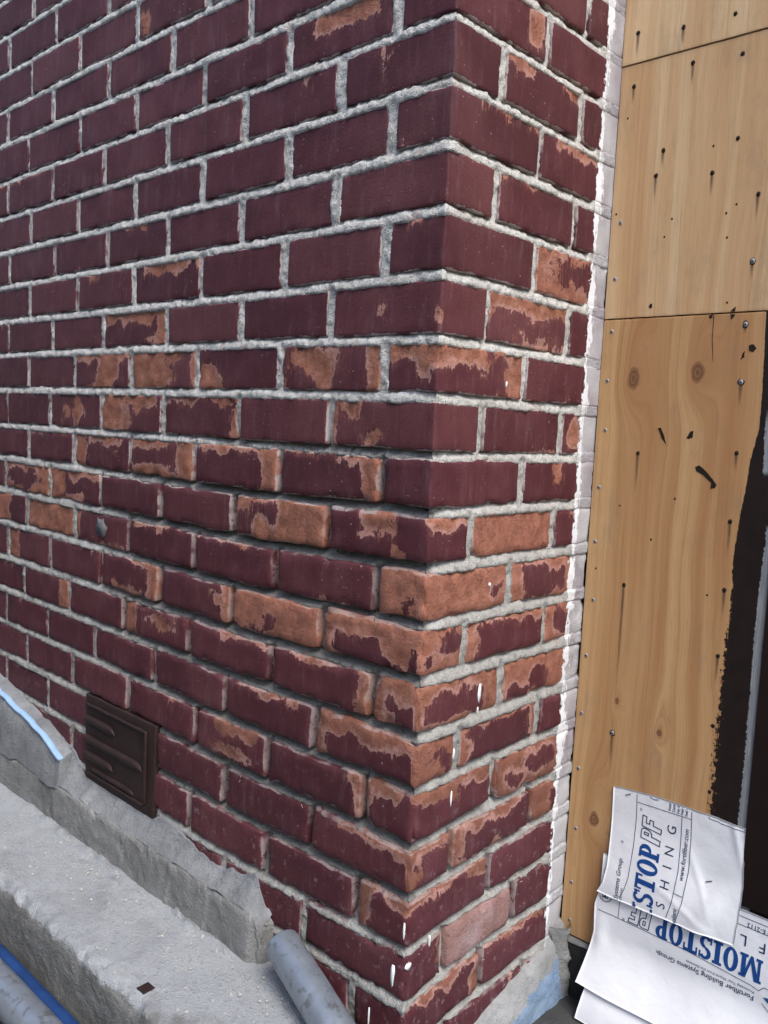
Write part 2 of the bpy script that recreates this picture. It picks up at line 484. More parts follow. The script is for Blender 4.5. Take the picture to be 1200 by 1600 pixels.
def stain_material():
    b = NB('rust_run')
    tc = b.node('ShaderNodeTexCoord').outputs['Generated']
    u, v, w = b.xyz(tc)
    fade = b.rng(w, 0.0, .95, 0, 1)
    side = b.sub(1.0, b.ma('ABSOLUTE', b.mul(b.sub(u, .5), 2.0)))
    n = b.noise(b.scale(None, (700, 700, 60)), 1.0, 4, .6)
    a = b.mul(b.mul(fade, b.rng(side, 0.0, .9)), b.rng(n, .25, .7, .45, 1.0))
    p = b.node('ShaderNodeBsdfPrincipled', {'Base Color': (.10, .065, .04, 1), 'Roughness': .8})
    t = b.node('ShaderNodeBsdfTransparent')
    mx = b.node('ShaderNodeMixShader', {0: b.mul(a, .72)})
    b.t.links.new(t.outputs[0], mx.inputs[1]); b.t.links.new(p.outputs[0], mx.inputs[2])
    b.t.links.new(mx.outputs[0], b.out.inputs[0])
    return b.m
M['stain'] = stain_material()

# ------------------------------------------------------------------ brickwork layout (metres; arris of the corner on the z axis)
H = .08
KMIN, KMAX = -6, 19            # course k lies between bed k-1 (above) and bed k
DZ = {-1: (0, -1.6, 1.9), 0: (3, 1.0, -2.6), 1: (3.1, .1, -3.3), 2: (2.2, -1.4, -3.2), 3: (1, -1.4, -2), 4: (-2.5, -5, -1.5), 5: (-6.5, -2, 0), 6: (-5.2, -3, -.5), 7: (-4.3, -5.1, -4.7), 8: (-2.1, -8.5, -1.7), 9: (.7, -8.5, .7), 10: (.9, -8.1, 3), 11: (2.6, -7.3, -2.2), 12: (.6, -6, -1.4), 13: (4.4, -5.2, -1.1), 14: (.3, -6.1, -1.3), 15: (5, -8.6, -1), 16: (6.4, -10, -1), 17: (4.4, -9, 0)}
def dz(k, s):
    a, b_, c_ = DZ.get(k, (0, 0, 0)) if k < 18 else (4, -8, 0)
    up = 14 * min(max((k - 11) / 6, 0), 1)          # the lower beds of the return climb away from the corner
    return np.interp(s, [-1.36, -.38, 0, .15, .43], [c_, b_, a, a + up * .7 + 1, a + up + 1]) / 1000
def bedz(k, s): return -k * H + dz(k, s)

LJ = {-4: [1.194], -3: [.874, 1.089, 1.314], -2: [.545, .767, .985, 1.2], -1: [.426, .648, .869, 1.099, 1.319], 0: [.103, .328, .548, .766, .981, 1.213], 1: [.21, .434, .657, .881, 1.096, 1.316], 2: [.104, .322, .546, .764, .984, 1.2], 3: [.21, .435, .651, .865, 1.086, 1.307], 4: [.106, .322, .546, .763, .98, 1.201], 5: [.211, .426, .648, .875, 1.091, 1.312], 6: [.098, .324, .55, .768, .989, 1.204], 7: [.204, .427, .654, .878, 1.1, 1.314], 8: [.096, .318, .55, .767, .99, 1.201], 9: [.204, .435, .656, .875, 1.096, 1.326], 10: [.096, .321, .545, .766, .986, 1.208], 11: [.207, .436, .656, .87, 1.092, 1.309], 12: [.095, .325, .556, .78, 1.002, 1.219], 13: [.212, .442, .669, .891, 1.101, 1.314], 14: [.102, .321, .525, .757, .983, 1.203], 15: [.213, .437, .657, .875, 1.095, 1.312], 16: [.108, .32, .537, .76, .982], 17: [.22], 18: [.106]}
RJ = {-1: [.109, .319], 0: [.215], 1: [.109, .317], 2: [.211], 3: [.11, .319], 4: [.217], 5: [.105, .321], 6: [.206], 7: [.106, .32], 8: [.216], 9: [.097, .317], 10: [.203], 11: [.097, .309], 12: [.198], 13: [.095, .312], 14: [.194], 15: [.094, .306], 16: [.196], 17: [.091, .27], 18: [.19]}
XEND, YEND = -1.86, .437
def joints(k):
    """signed head-joint stations s of a course: s<0 along the front wall, s>0 along the return"""
    base = .21 if k % 2 else .103
    reg = [base + i * .2207 for i in range(9)]
    meas = LJ.get(k, [])
    L = []
    for g in reg:
        c = [m for m in meas if abs(m - g) < .06]
        L.append(-(c[0] if c else g))
    R = RJ.get(k, [.107, .318] if k % 2 else [.213])
    return [s for s in L if s > XEND + .05], R
rj = random.Random(3)
GAP = {}
def gap(k, i, s):
    key = (k, i)
    if key not in GAP:
        w = .0125 + rj.uniform(-.0035, .0035)
        if s < 0:
            w += .004 * (1 - min(max((-bedz(k, 0) - .25) / .4, 0), 1)) * min(max((1.0 + s) / .7, 0), 1)
            if s < -.9: w -= .002
        GAP[key] = w
    return GAP[key]
BEDG = {k: .0122 + rj.uniform(-.0015, .002) for k in range(KMIN - 2, KMAX + 2)}

# where paint has come off: T/B/L/R = edge bands, E = ellipse, A = whole face, M = island of paint left
PT = {
 (0, 1): [('T', .5, .25, .9)], (0, 'c'): [('E', .88, .6, .12, .5)], (-2, 3): [('E', .1, .3, .05, .25)],
 (1, 0): [('E', .37, .9, .02, .3)], (1, 'r1'): [('T', .22, 0, .35), ('E', .9, .9, .15, .2)],
 (4, 'r1'): [('A',), ('M', .55, .58, .34, .34), ('M', .8, .3, .12, .3)], (4, 3): [('T', .28, .15, 1)],
 (3, 'r1'): [('T', .12, 0, .5)], (2, 'r1'): [('T', .2, .2, .8)], (2, 'c'): [('T', .1, .3, 1)],
 (5, 0): [('E', .5, .45, .035, .16), ('E', .98, .3, .05, .22)], (5, 'r1'): [('T', .38, 0, 1), ('E', .7, .1, .25, .1)],
 (5, 3): [('T', .28, 0, 1), ('R', .12), ('E', .8, .15, .1, .1)],
 (6, 4): [('E', .62, .5, .2, .7), ('T', .2, 0, 1), ('B', .15, .2, .6)], (6, 3): [('L', .55), ('T', .35, .5, .8), ('R', .08), ('E', .55, .3, .15, .3)],
 (6, 2): [('E', .1, .2, .2, .42)], (6, 1): [('E', .36, .68, .24, .36), ('E', .5, .35, .1, .4), ('R', .1), ('L', .04)],
 (6, 0): [('T', .42, 0, 1), ('E', .75, .5, .2, .3)], (6, 'c'): [('T', .42, 0, .6), ('T', .18, .6, .88), ('R', .11), ('E', .92, .4, .1, .3), ('B', .06, .4, 1)],
 (7, 4): [('E', .55, .5, .09, .4), ('E', .3, .5, .1, .2)], (7, 3): [('L', .35), ('T', .35, .3, .9), ('E', .4, .3, .1, .3)], (7, 2): [('T', .12, 0, .9), ('R', .05)],
 (7, 0): [('E', .2, .9, .1, .3), ('E', .42, .2, .1, .25), ('L', .03)], (7, 'r2'): [('E', .3, .5, .2, .4)], (7, 'r1'): [('B', .1, .6, 1)],
 (8, 4): [('L', .22), ('T', .3, .3, .9)], (8, 3): [('R', .25), ('B', .22, 0, .7), ('T', .15, 0, .6)], (8, 2): [('T', .18, 0, 1), ('R', .18), ('E', .95, .3, .12, .4)], (8, 1): [('R', .12), ('T', .06, 0, 1)], (8, 'r1'): [('E', .45, .7, .06, .35)],
 (9, 5): [('A',), ('M', .4, .5, .35, .36)], (9, 4): [('L', .3), ('T', .3, .4, 1), ('E', .5, .1, .2, .2)],
 (9, 1): [('A',), ('M', .14, .45, .1, .4), ('M', .43, .7, .1, .24), ('M', .05, .1, .15, .2), ('M', .3, .75, .06, .2)],
 (9, 0): [('T', .48, .33, .7), ('E', .7, .15, .07, .25)], (9, 'c'): [('T', .22, 0, 1)], (9, 'r1'): [('A',)],
 (10, 6): [('L', .6)], (10, 5): [('A',)], (10, 4): [('B', .12, .4, 1), ('L', .1)], (10, 3): [('T', .1, .1, .6)],
 (10, 0): [('A',), ('M', .6, .32, .16, .12), ('M', .95, .3, .05, .3)], (10, 'c'): [('A',), ('M', .86, .5, .04, .22)], (10, 'r1'): [('L', .14), ('T', .25, 0, 1), ('R', .3), ('B', .1, 0, 1)],
 (11, 5): [('L', .3)], (11, 3): [('B', .25, .2, .8), ('R', .15), ('T', .1, .5, .9)], (11, 2): [('R', .08), ('E', .88, .6, .1, .25)],
 (11, 1): [('A',), ('M', .45, .45, .08, .22), ('M', .15, .05, .2, .12)], (11, 0): [('T', .48, 0, 1), ('E', .75, .45, .13, .4), ('L', .12)],
 (11, 'c'): [('A',), ('M', .7, .55, .28, .3), ('M', .2, .3, .1, .1)], (11, 'r1'): [('L', .1), ('T', .2, 0, 1)], (11, 'r2'): [('A',), ('M', .4, .5, .2, .4)],
 (12, 5): [('R', .2)], (12, 3): [('L', .2), ('E', .6, .6, .2, .2)], (12, 1): [('R', .1), ('T', .1, .2, .7)],
 (12, 0): [('A',), ('M', .35, .45, .13, .25), ('M', .75, .2, .25, .3)], (12, 'c'): [('T', .3, 0, 1), ('R', .22), ('B', .1, 0, .9), ('L', .06)], (12, 'r1'): [('A',), ('M', .2, .2, .2, .25), ('M', .45, .35, .1, .3)],
 (13, 0): [('T', .40, 0, 1), ('L', .10)], (13, 'c'): [('A',), ('M', .5, .55, .16, .15), ('M', .75, .3, .18, .22)], (13, 'r1'): [('T', .13, 0, 1), ('L', .1), ('R', .1)], (13, 1): [('T', .13, .1, .9)],
 (14, 2): [('T', .3, .2, .9), ('E', .5, .3, .25, .2)], (14, 1): [('R', .07)], (14, 0): [('L', .2), ('T', .2, 0, .7)],
 (14, 'c'): [('T', .26, 0, 1), ('E', .4, .8, .13, .25)], (14, 'r1'): [('A',), ('M', .55, .6, .2, .3), ('M', .2, .3, .1, .2)],
 (15, 0): [('T', .16, .3, 1)], (15, 'c'): [('L', .22), ('T', .2, 0, 1)], (15, 'r1'): [('T', .16, 0, 1), ('L', .12), ('B', .1, 0, 1)], (15, 'r2'): [('L', .4), ('T', .3, 0, 1)],
 (16, 0): [('T', .12, 0, 1), ('L', .18)], (16, 'c'): [('T', .25, 0, 1), ('M', .6, .75, .2, .12)],
 (17, 'c'): [('R', .1)], (18, 'c'): [('T', .2, 0, 1), ('R', .1)], (18, 'r1'): [('T', .1, 0, 1)],
}
def field(key, u, v, L, Hh, rnd_):
    s = np.full(len(u), -1.6)
    Q = np.stack([u * L, v * Hh, np.full(len(u), rnd_.random() * 50)], 1)
    u = u + (vnoise(Q, 32, 3) - .5) * .030 / L + (vnoise(Q, 75, 4) - .5) * .012 / L
    v = v + (vnoise(Q + 7, 38, 5) - .5) * .026 / Hh + (vnoise(Q + 7, 85, 6) - .5) * .012 / Hh
    lst = list(PT.get(key, []))
    if not lst and rnd_.random() < .16:
        lst = [('T', rnd_.uniform(.03, .09), rnd_.uniform(0, .5), rnd_.uniform(.6, 1))]
    if not lst and rnd_.random() < .10:
        lst = [('E', rnd_.random(), rnd_.choice([.05, .95]), rnd_.uniform(.02, .06), rnd_.uniform(.05, .2))]
    for q in lst:
        if q[0] == 'T': t = np.minimum.reduce([(v - 1 + q[1]) * Hh, (u - q[2]) * L, (q[3] - u) * L]) if q[2] > 0 or q[3] < 1 else (v - 1 + q[1]) * Hh
        elif q[0] == 'B': t = np.minimum.reduce([(q[1] - v) * Hh, (u - q[2]) * L, (q[3] - u) * L]) if q[2] > 0 or q[3] < 1 else (q[1] - v) * Hh
        elif q[0] == 'L': t = (q[1] - u) * L
        elif q[0] == 'R': t = (u - 1 + q[1]) * L
        elif q[0] == 'A': t = np.full(len(u), .022)
        else:
            e = (1 - np.sqrt(((u - q[1]) / q[3]) ** 2 + ((v - q[2]) / q[4]) ** 2)) * min(q[3] * L, q[4] * Hh)
            t = e
        if q[0] == 'M': s = np.minimum(s, -t * 100)
        else: s = np.maximum(s, t * 100)
    return np.clip(s, -1.6, 2.2)

def ticks(a, b, r, step):
    n = max(2, int(round((b - a - 2 * r) / step)))
    return [a, a + r * .35] + list(np.linspace(a + r, b - r, n + 1)) + [b - r * .35, b]

wall = empty('brick_wall', (0, 0, -1.52))
tag(wall, 'old brick wall corner with peeling maroon paint and pale rough mortar joints', 'brick wall')

def make_brick(k, s0, s1, keyL, keyR, name='brick', mat=None, rough=1.0, lowpoly=False):
    """a brick of course k between stations s0 and s1 (a corner brick when s0<0<s1)"""
    rr = random.Random(k * 131 + int((s0 + 5) * 1000))
    zb, zt = -k * H + BEDG[k] / 2, -(k - 1) * H - BEDG[k - 1] / 2
    stick = rr.uniform(-.0012, .0012)
    if rough == 1.0 and k <= 7: rough = .68
    if rough == 1.0 and k >= 8: rough = 1.0 + .75 * min((k - 7) / 4, 1) * (1 - min(max((-s1 - .3) / .6, 0), 1))
    r = .0045
    st = .0085
    if s0 < 0 < s1 or (s0 < 0 and s1 == 0):
        xs = ticks(s0, 0, r, st); ys = ticks(0, s1, r, st); skip = ('+y', '-x') if False else ()
    elif s1 <= 0:
        xs = ticks(s0, s1, r, st); ys = [0, r * .35, r, .018, .055]
        ys = np.array(ys) + stick
    else:
        ys = ticks(s0, s1, r, st); xs = np.array([-.055, -.018, -r, -r * .35, 0]) + stick
    zs = ticks(zb, zt, r, st)
    sd_ = k * 7 + 3
    def rf(P):
        n = vnoise(P, 45, sd_); c = vnoise(P, 90, sd_ + 5)
        return (.0030 + .0034 * n + np.maximum(c - .68, 0) * .022) * rough
    W, F, V = round_box(xs, ys, zs, rf)
    # uneven faces and outline
    n1 = vnoise(W, 28, sd_ + 1) - .5; n2 = vnoise(W + 9, 28, sd_ + 2) - .5; n3 = vnoise(W + 4, 55, sd_ + 9) - .5
    hi = vnoise(W, 160, sd_ + 4) - .5
    onF = V[:, 1] <= ys[0] + r; onR = V[:, 0] >= xs[-1] - r
    isL = s0 < 0; isR = s1 > 0
    W2 = W.copy()
    W2[:, 2] += (n1 * .0030 + n3 * .0018) * rough
    if isL: W2[:, 0] += (n2 * .0026 + n3 * .0014) * rough * (0.35 if isR else 1)
    if isR: W2[:, 1] += (n2 * .0026 + n3 * .0014) * rough * (0.35 if isL else 1)
    # attributes
    bare = np.full(len(W), -1.6); edge = np.full(len(W), 3.0)
    Hh = zt - zb
    v = (V[:, 2] - zb) / Hh
    ez = np.minimum(V[:, 2] - zb, zt - V[:, 2])
    if isL:
        L = (0 if isR else s1) - s0
        u = (V[:, 0] - s0) / L
        f = field(keyL, u, v, L, Hh, rr)
        m = onF
        bare[m] = np.maximum(bare[m], f[m])
        ex = (V[:, 0] - s0) if isR else np.minimum(V[:, 0] - s0, s1 - V[:, 0])
        edge[m] = (np.minimum(ex, ez) * 100)[m]
    if isR:
        L = s1 - max(s0, 0)
        u = (V[:, 1] - max(s0, 0)) / L
        f = field(keyR, u, v, L, Hh, rr)
        m = onR
        bare[m] = np.maximum(bare[m], f[m])
        ey = (s1 - V[:, 1]) if isL else np.minimum(V[:, 1] - s0, s1 - V[:, 1])
        e2 = np.minimum(ey, ez) * 100
        edge[m] = np.minimum(edge[m], e2[m]) if not isL else np.where(onF[m], edge[m], e2[m])
    hid = ~(onF & isL) & ~(onR & isR)
    bare[hid] = np.where(np.isin(k, [9, 10, 11, 12, 13]), .5, -.3)
    edge[hid] = .1
    # spalled where the paint has gone
    sp = sstep(-.1, .5, bare) * (.0010 + hi * .0030 + n3 * .0034)
    if isL: W2[onF, 1] += sp[onF] + n1[onF] * .0010
    if isR: W2[onR, 0] -= sp[onR] - n1[onR] * .0010
    s_v = np.where((V[:, 1] > .001) & isR, V[:, 1], V[:, 0])
    dlo, dhi = dz(k, s_v), dz(k - 1, s_v)
    W2[:, 2] += dlo + (dhi - dlo) * v
    loc = W2.mean(axis=0)
    return mesh_obj(name, W2, F, mat or M['brick'], wall, loc, {'bare': bare, 'edge': edge})

HEADS = {}
for k in range(KMIN, KMAX + 1):
    Ls, Rs = joints(k)
    HEADS[k] = [(s, gap(k, i, s)) for i, s in enumerate(Ls)] + [(s, gap(k, 100 + i, s)) for i, s in enumerate(Rs)]

def visible(k, s0, s1):
    if k <= -6 and s1 < -.05 and s1 > -1.0: return True
    return True

bricks = {}
for k in range(KMIN, KMAX + 1):
    Ls, Rs = joints(k)
    g = lambda s: dict(HEADS[k])[s] / 2
    # corner brick
    bricks[(k, 0)] = make_brick(k, Ls[0] + g(Ls[0]), Rs[0] - g(Rs[0]), (k, 0), (k, 'c'))
    # front wall
    for n in range(1, len(Ls) + 1):
        s1 = Ls[n - 1] - g(Ls[n - 1])
        s0 = Ls[n] + g(Ls[n]) if n < len(Ls) else s1 - .206
        zc = -k * H
        if k >= 18 and s1 < -.34: continue       # below the kerb
        if s1 < -.63 and s0 > -.93 and k == 16: continue   # vent
        if k == 15 and s0 > -.90 and s1 < -.64: continue
        bricks[(k, n)] = make_brick(k, s0, s1, (k, n), None)
    # return
    for m in range(1, len(Rs) + 1):
        s0 = Rs[m - 1] + g(Rs[m - 1])
        s1 = Rs[m] - g(Rs[m]) if m < len(Rs) else YEND
        mat = M['plaster'] if (k, m) == (17, 1) else None
        o = make_brick(k, s0, s1, None, (k, 'r%d' % m), 'patched_brick' if mat else 'brick', mat, 2.0 if mat else 1.0)
        if mat: o['label'] = 'pink mortar patch filling a lost brick'
        bricks[(k, 'r%d' % m)] = o

# cut pieces of brick beside the iron vent
for k, s0, s1 in ((15, -.985, -.925), (15, -.640, -.445), (16, -.640, -.545)):
    pass

# ---- mortar: one continuous sheet wrapped round the corner
def build_mortar():
    st = .0036
    S = np.concatenate([np.arange(XEND, -.8, .0055), np.arange(-.8, YEND + .003, st)])
    S = S[(S < -.012) | (S > .012)]
    S = np.sort(np.concatenate([S, np.array([-.011, -.008, -.005, -.0025, 0, .0025, .005, .008, .011])]))
    Zs = np.arange(-1.56, -(KMIN - 1) * H + .02, st)
    ss, zz = np.meshgrid(S, Zs, indexing='ij')
    s = ss.ravel(); z = zz.ravel()
    P = np.stack([np.minimum(s, 0), np.maximum(s, 0), z], 1)
    ks = np.arange(KMIN - 1, KMAX + 1)
    # bed of each vertex
    best = np.full(len(s), 9.0); bt = np.zeros(len(s)); kc = np.full(len(s), KMAX + 1)
    for k in ks:
        bz = bedz(k, s); gg = BEDG.get(k, .014)
        d = z - bz
        m = np.abs(d) < np.abs(best)
        best = np.where(m, d, best); bt = np.where(m, np.clip(d / gg + .5, 0, 1), bt)
        kc = np.where((z > bz) & (kc > k), k, kc)
    bd = np.abs(best) - .0068
    hd = np.full(len(s), 9.0)
    for k in range(KMIN, KMAX + 1):
        m = kc == k
        if not m.any(): continue
        t = s[m]; q = np.full(m.sum(), 9.0)
        for sj, gw in HEADS[k]:
            q = np.minimum(q, np.abs(t - sj) - gw / 2)
        hd[m] = q
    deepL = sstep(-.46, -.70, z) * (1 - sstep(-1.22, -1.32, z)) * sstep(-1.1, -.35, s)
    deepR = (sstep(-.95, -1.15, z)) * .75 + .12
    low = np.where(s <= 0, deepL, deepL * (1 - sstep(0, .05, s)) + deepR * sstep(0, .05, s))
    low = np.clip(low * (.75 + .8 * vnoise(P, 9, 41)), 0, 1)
    dep_b = (1 - low) * (-.0010 + .0066 * bt ** 2.4) + low * (.0065 + .018 * bt)
    dep_h = (1 - low) * .0020 + low * .017
    w = sstep(-.003, .003, bd - hd)
    dep = dep_b * (1 - w) + dep_h * w
    n1 = fbm(P, 55, 3, 3) - .5; n2 = vnoise(P, 190, 9) - .5; n3 = vnoise(P, 14, 77) - .5
    dep = dep + n1 * .0066 + n2 * .0036 + n3 * .0035
    inside = np.minimum(bd, hd)
    dep = dep + sstep(.0025, .0095, inside) * (.022 + .012 * low)
    dep = np.where(s > .370, -.0004 + n1 * .003 + n2 * .0015 + sstep(.0025, .0095, inside) * .02, dep)
    dep = np.maximum(dep, -.0022)
    d = dep
    X = np.where(s <= 0, np.minimum(s, -np.maximum(d, 0)), -d)
    Y = np.where(s <= 0, d, np.maximum(s, np.maximum(d, 0)))
    W = np.stack([X, Y, z + (vnoise(P + 3, 120, 5) - .5) * .002], 1)
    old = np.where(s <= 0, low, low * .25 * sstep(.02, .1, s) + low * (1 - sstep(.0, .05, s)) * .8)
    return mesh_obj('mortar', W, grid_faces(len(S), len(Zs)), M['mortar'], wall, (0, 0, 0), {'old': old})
build_mortar()

# brickwork out of the picture: the same wall going on upwards and to the left, one joined part
def rest_of_wall():
    V = []; F = []
    def box(x0, x1, y0, y1, z0, z1):
        b = len(V)
        for a in ((x0, y0, z0), (x1, y0, z0), (x1, y1, z0), (x0, y1, z0), (x0, y0, z1), (x1, y0, z1), (x1, y1, z1), (x0, y1, z1)): V.append(a)
        for f in ((0, 1, 5, 4), (1, 2, 6, 5), (2, 3, 7, 6), (3, 0, 4, 7), (4, 5, 6, 7), (3, 2, 1, 0)): F.append([b + i for i in f])
    for k in range(-22, 19):
        for i in range(0, 16):
            a = -(.21 if k % 2 else .103) - i * .2207
            if k >= KMIN and a > joints(k)[0][-1] - .12: continue
            box(a - .213, a - .008, 0.0, .05, -k * H + .007, -(k - 1) * H - .007)
        if k < KMIN:
            box(-(.202 if k % 2 else .095), 0, 0, (.1 if k % 2 else .205), -k * H + .007, -(k - 1) * H - .007)
            box(-.05, 0, (.115 if k % 2 else .22), .31 if k % 2 else .437, -k * H + .007, -(k - 1) * H - .007)
    o = mesh_obj('brickwork', np.array(V), F, M['brick'], wall, (0, 0, 0), {'bare': np.full(len(V), -1.6), 'edge': np.full(len(V), 2.0)}, smooth=False)
    tag(o, kind='stuff')
    v = np.array([(-3.75, .006, -1.52), (XEND + .002, .006, -1.52), (XEND + .002, .006, .57), (-3.75, .006, .57),
                  (-3.75, .006, .57), (-.006, .006, .57), (-.006, .006, 1.84), (-3.75, .006, 1.84), (-.006, .437, .57), (-.006, .437, 1.84)])
    mesh_obj('mortar_bed', v, [[0, 1, 2, 3], [4, 5, 6, 7], [5, 8, 9, 6]], M['mortar'], wall, (0, 0, 0), smooth=False)
rest_of_wall()

# cement dab and white paint drips on single bricks
def blob_on(parent, name, mat, axis, cu, cv, pts, thick=.0006, label=None):
    """raised flat blob; pts in metres round (cu,cv) on the wall plane; axis 'L' front wall, 'R' return"""
    n = len(pts)
    V = []
    for (a, b_) in pts: V.append((cu + a, cv + b_, 0))
    V.append((cu, cv, 1))
    W = []
    for (u, w, t) in V:
        e = thick * (1.3 if t else .3) + .0007
        W.append((u, -e, w) if axis == 'L' else (e, u, w))
    for (a, b_) in pts: W.append((cu + a, .002, cv + b_) if axis == 'L' else (-.002, cu + a, cv + b_))
    F = []
    for i in range(n):
        j = (i + 1) % n
        f1 = [i, j, n]; f2 = [n + 1 + i, n + 1 + j, j, i]
        F += [f1, f2] if axis == 'L' else [f1, f2]
    o = mesh_obj(name, np.array(W), F, mat, wall, np.array(W).mean(axis=0))
    o.parent = parent
    o.location = Vector(np.array(W).mean(axis=0)) - Vector(wall.location) - parent.location
    if label: o['label'] = label
    return o
def drip_pts(w, h, seed):
    q = random.Random(seed)
    L = [(w * .35, h * .5), (w * .5, h * .25), (w * .42 * q.uniform(.7, 1.2), -h * .1), (w * .2, -h * .4), (0, -h * .5), (-w * .22, -h * .38), (-w * .5 * q.uniform(.7, 1.2), -h * .05), (-w * .35, h * .3), (-w * .1, h * .5)]
    return L[::-1]
DR = [((12, 0), 'R', .1385, -.9195, .008, .030, 'c'), ((13, 0), 'R', .0840, -1.000, .003, .016, 'c'), ((14, 0), 'R', .0835, -1.068, .003, .024, 'c'),
      ((16, 0), 'L', -.0065, -1.2420, .004, .026, 0), ((17, 0), 'L', -.024, -1.318, .009, .035, 0), ((17, 0), 'R', .006, -1.295, .012, .010, 'c'),
      ((18, 0), 'L', -.066, -1.405, .003, .034, 0), ((17, 0), 'R', .052, -1.276, .0015, .018, 'c'), ((10, 0), 'R', .149, -.755, .003, .006, 'c'),
      ((6, 0), 'R', .160, -.458, .003, .009, 'c'), ((12, 0), 'R', .137, -.9450, .0015, .010, 'c')]
for i, (key, ax, a, b_, w, h, _) in enumerate(DR):
    blob_on(bricks[key], 'paint_drip', M['drip'], ax, a, b_, drip_pts(w, h, i))
q = random.Random(5)
blob_on(bricks[(10, 4)], 'cement_dab', M['cement'], 'L', -.872, -.758, [(.022 * math.cos(t) * q.uniform(.6, 1.2), .022 * math.sin(t) * q.uniform(.6, 1.2)) for t in np.linspace(0, 2 * math.pi, 17)[:-1][::-1]], .0002)

# ------------------------------------------------------------------ plywood boarding
PLY = .43
def plywood(name, z0, z1, mat, label, proud=0.0, seed=0):
    y0 = PLY - proud
    # front face gridded along the edges so that they can be a little ragged
    xs = [0.0015, .002] + list(np.linspace(.006, .40, 90)) + [.6, 1.0, 1.196, 1.1985, 1.2]
    zs = [z0, z0 + .0005] + list(np.linspace(z0 + .004, z1 - .004, 30)) + [z1 - .0005, z1]
    W, F, V = round_box(xs, [y0, y0 + .0012, y0 + .011, y0 + .012], zs, lambda P: np.full(len(P), .0003))
    n = (vnoise(W, 260, seed) - .5) * .0011 + np.maximum(vnoise(W, 120, seed + 3) - .72, 0) * .006
    e = np.where(V[:, 2] <= z0 + .0006, 1, np.where(V[:, 2] >= z1 - .0006, -1, 0))
    W[:, 2] += e * np.abs(n)
    o = mesh_obj(name, W, F, mat, None, (0.6, y0 + .006, z0))
    return tag(o, label, 'plywood', 'plywood sheets boarding up the opening')
top_s = plywood('plywood_sheet', .0765, .62, M['ply_top'], 'topmost pale plywood sheet, cut off by the top of the picture', 0.0015, 2)
mid_s = plywood('plywood_sheet', -.3300, .0750, M['ply_mid'], 'middle straw coloured plywood sheet with many dark nail holes', 0.0, 5)
low_s = plywood('plywood_sheet', -1.414, -.3318, M['ply_low'], 'tall lower plywood sheet with two knots and black paint along its right', 0.0, 9)
def sheet_of(z): return top_s if z > .0757 else (mid_s if z > -.331 else low_s)
def child(o, parent):
    o.parent = parent
    o.location = o.location - parent.location
    return o
def disc(name, mat, x, z, r, seed, h=.0006, n=10, wob=.2, y=None, dome=.4):
    q = random.Random(seed); s = sheet_of(z); y = (PLY - (.0015 if s is top_s else 0)) if y is None else y
    pts = [(r * (1 + q.uniform(-wob, wob)) * math.cos(2 * math.pi * i / n), r * 1.15 * (1 + q.uniform(-wob, wob)) * math.sin(2 * math.pi * i / n)) for i in range(n)]
    V = [(x + a, y + .001, z + b_) for a, b_ in pts] + [(x + a * .92, y - h, z + b_ * .92) for a, b_ in pts] + [(x, y - h * (1 + dome), z)]
    F = []
    for i in range(n):
        j = (i + 1) % n
        F += [[i, j, n + j, n + i], [n + i, n + j, 2 * n]]
    return child(mesh_obj(name, np.array(V), F, mat, None, (x, y, z)), s)
HS = [(.0266, .1229), (.1033, .1113), (.1225, .0543), (.0255, .0409), (.085, -.07), (.0753, -.1079), (.1672, -.1177), (.2396, -.1596), (.0809, -.5507), (.2409, -.542), (.2403, -.6468), (.0737, -.7719), (.2407, -.7532), (.2397, -.8574)]
HD = [(.1834, .1089), (.199, .0485), (.2021, -.0732), (.0835, -.3128), (.2412, -.9688), (.245, -1.075)]
HT = [(.1657, -.0777), (.0183, -.0076), (.01, -.1592), (.108, -.1788), (.0974, -.2053), (.1942, -.1812), (.1983, -.2176), (.2086, -.17), (.2068, -.3154), (.0196, -.7517), (.2147, -.7656), (.15, -.62), (.115, -.69), (.055, -.64)]
SC = [(.2397, -.2567), (.2375, -.3494), (.2383, -.4351), (.0732, -1.0277)]
SV = [(.0192, -.1738), (.0162, -.2647), (.0173, -.3509), (.0156, -.4326), (.0187, -.5152), (.0145, -.6121), (.0147, -.7057), (.019, -.8064), (.0133, -.9058), (.0127, -1.009), (.0142, -1.1084), (.0177, -1.2176), (.0166, -1.318), (.0182, -1.3882)]
def streak(x, z, h, w, seed):
    s = sheet_of(z); y = PLY - (.0015 if s is top_s else 0) - .00035
    if sheet_of(z - h) is not s: h = max(.01, z - (.0785 if s is top_s else -.329))
    q = random.Random(seed); n = 7; V = []
    for i in range(n):
        t = i / (n - 1); c = x + q.uniform(-.0006, .0006); ww = w * (1 - .5 * t)
        V += [(c - ww, y, z - h * t), (c + ww, y, z - h * t)]
    F = [[2 * i, 2 * i + 2, 2 * i + 3, 2 * i + 1] for i in range(n - 1)]
    child(mesh_obj('stain', np.array(V), F, M['stain'], None, (x, y, z)), s)
for i, (x, z) in enumerate(HS):
    disc('nail_hole', M['hole'], x, z, .0035, i); streak(x, z - .001, [.05, .04, .04, .03, .03, .045, .04, .04, .07, .03, .06, .22, .05, .05][i], .0036, i)
for i, (x, z) in enumerate(HD): disc('nail_hole', M['hole'], x, z, .0034, i + 40)
for i, (x, z) in enumerate(HT): disc('nail_hole', M['hole'], x, z, .0018, i + 80, .0003, 7)
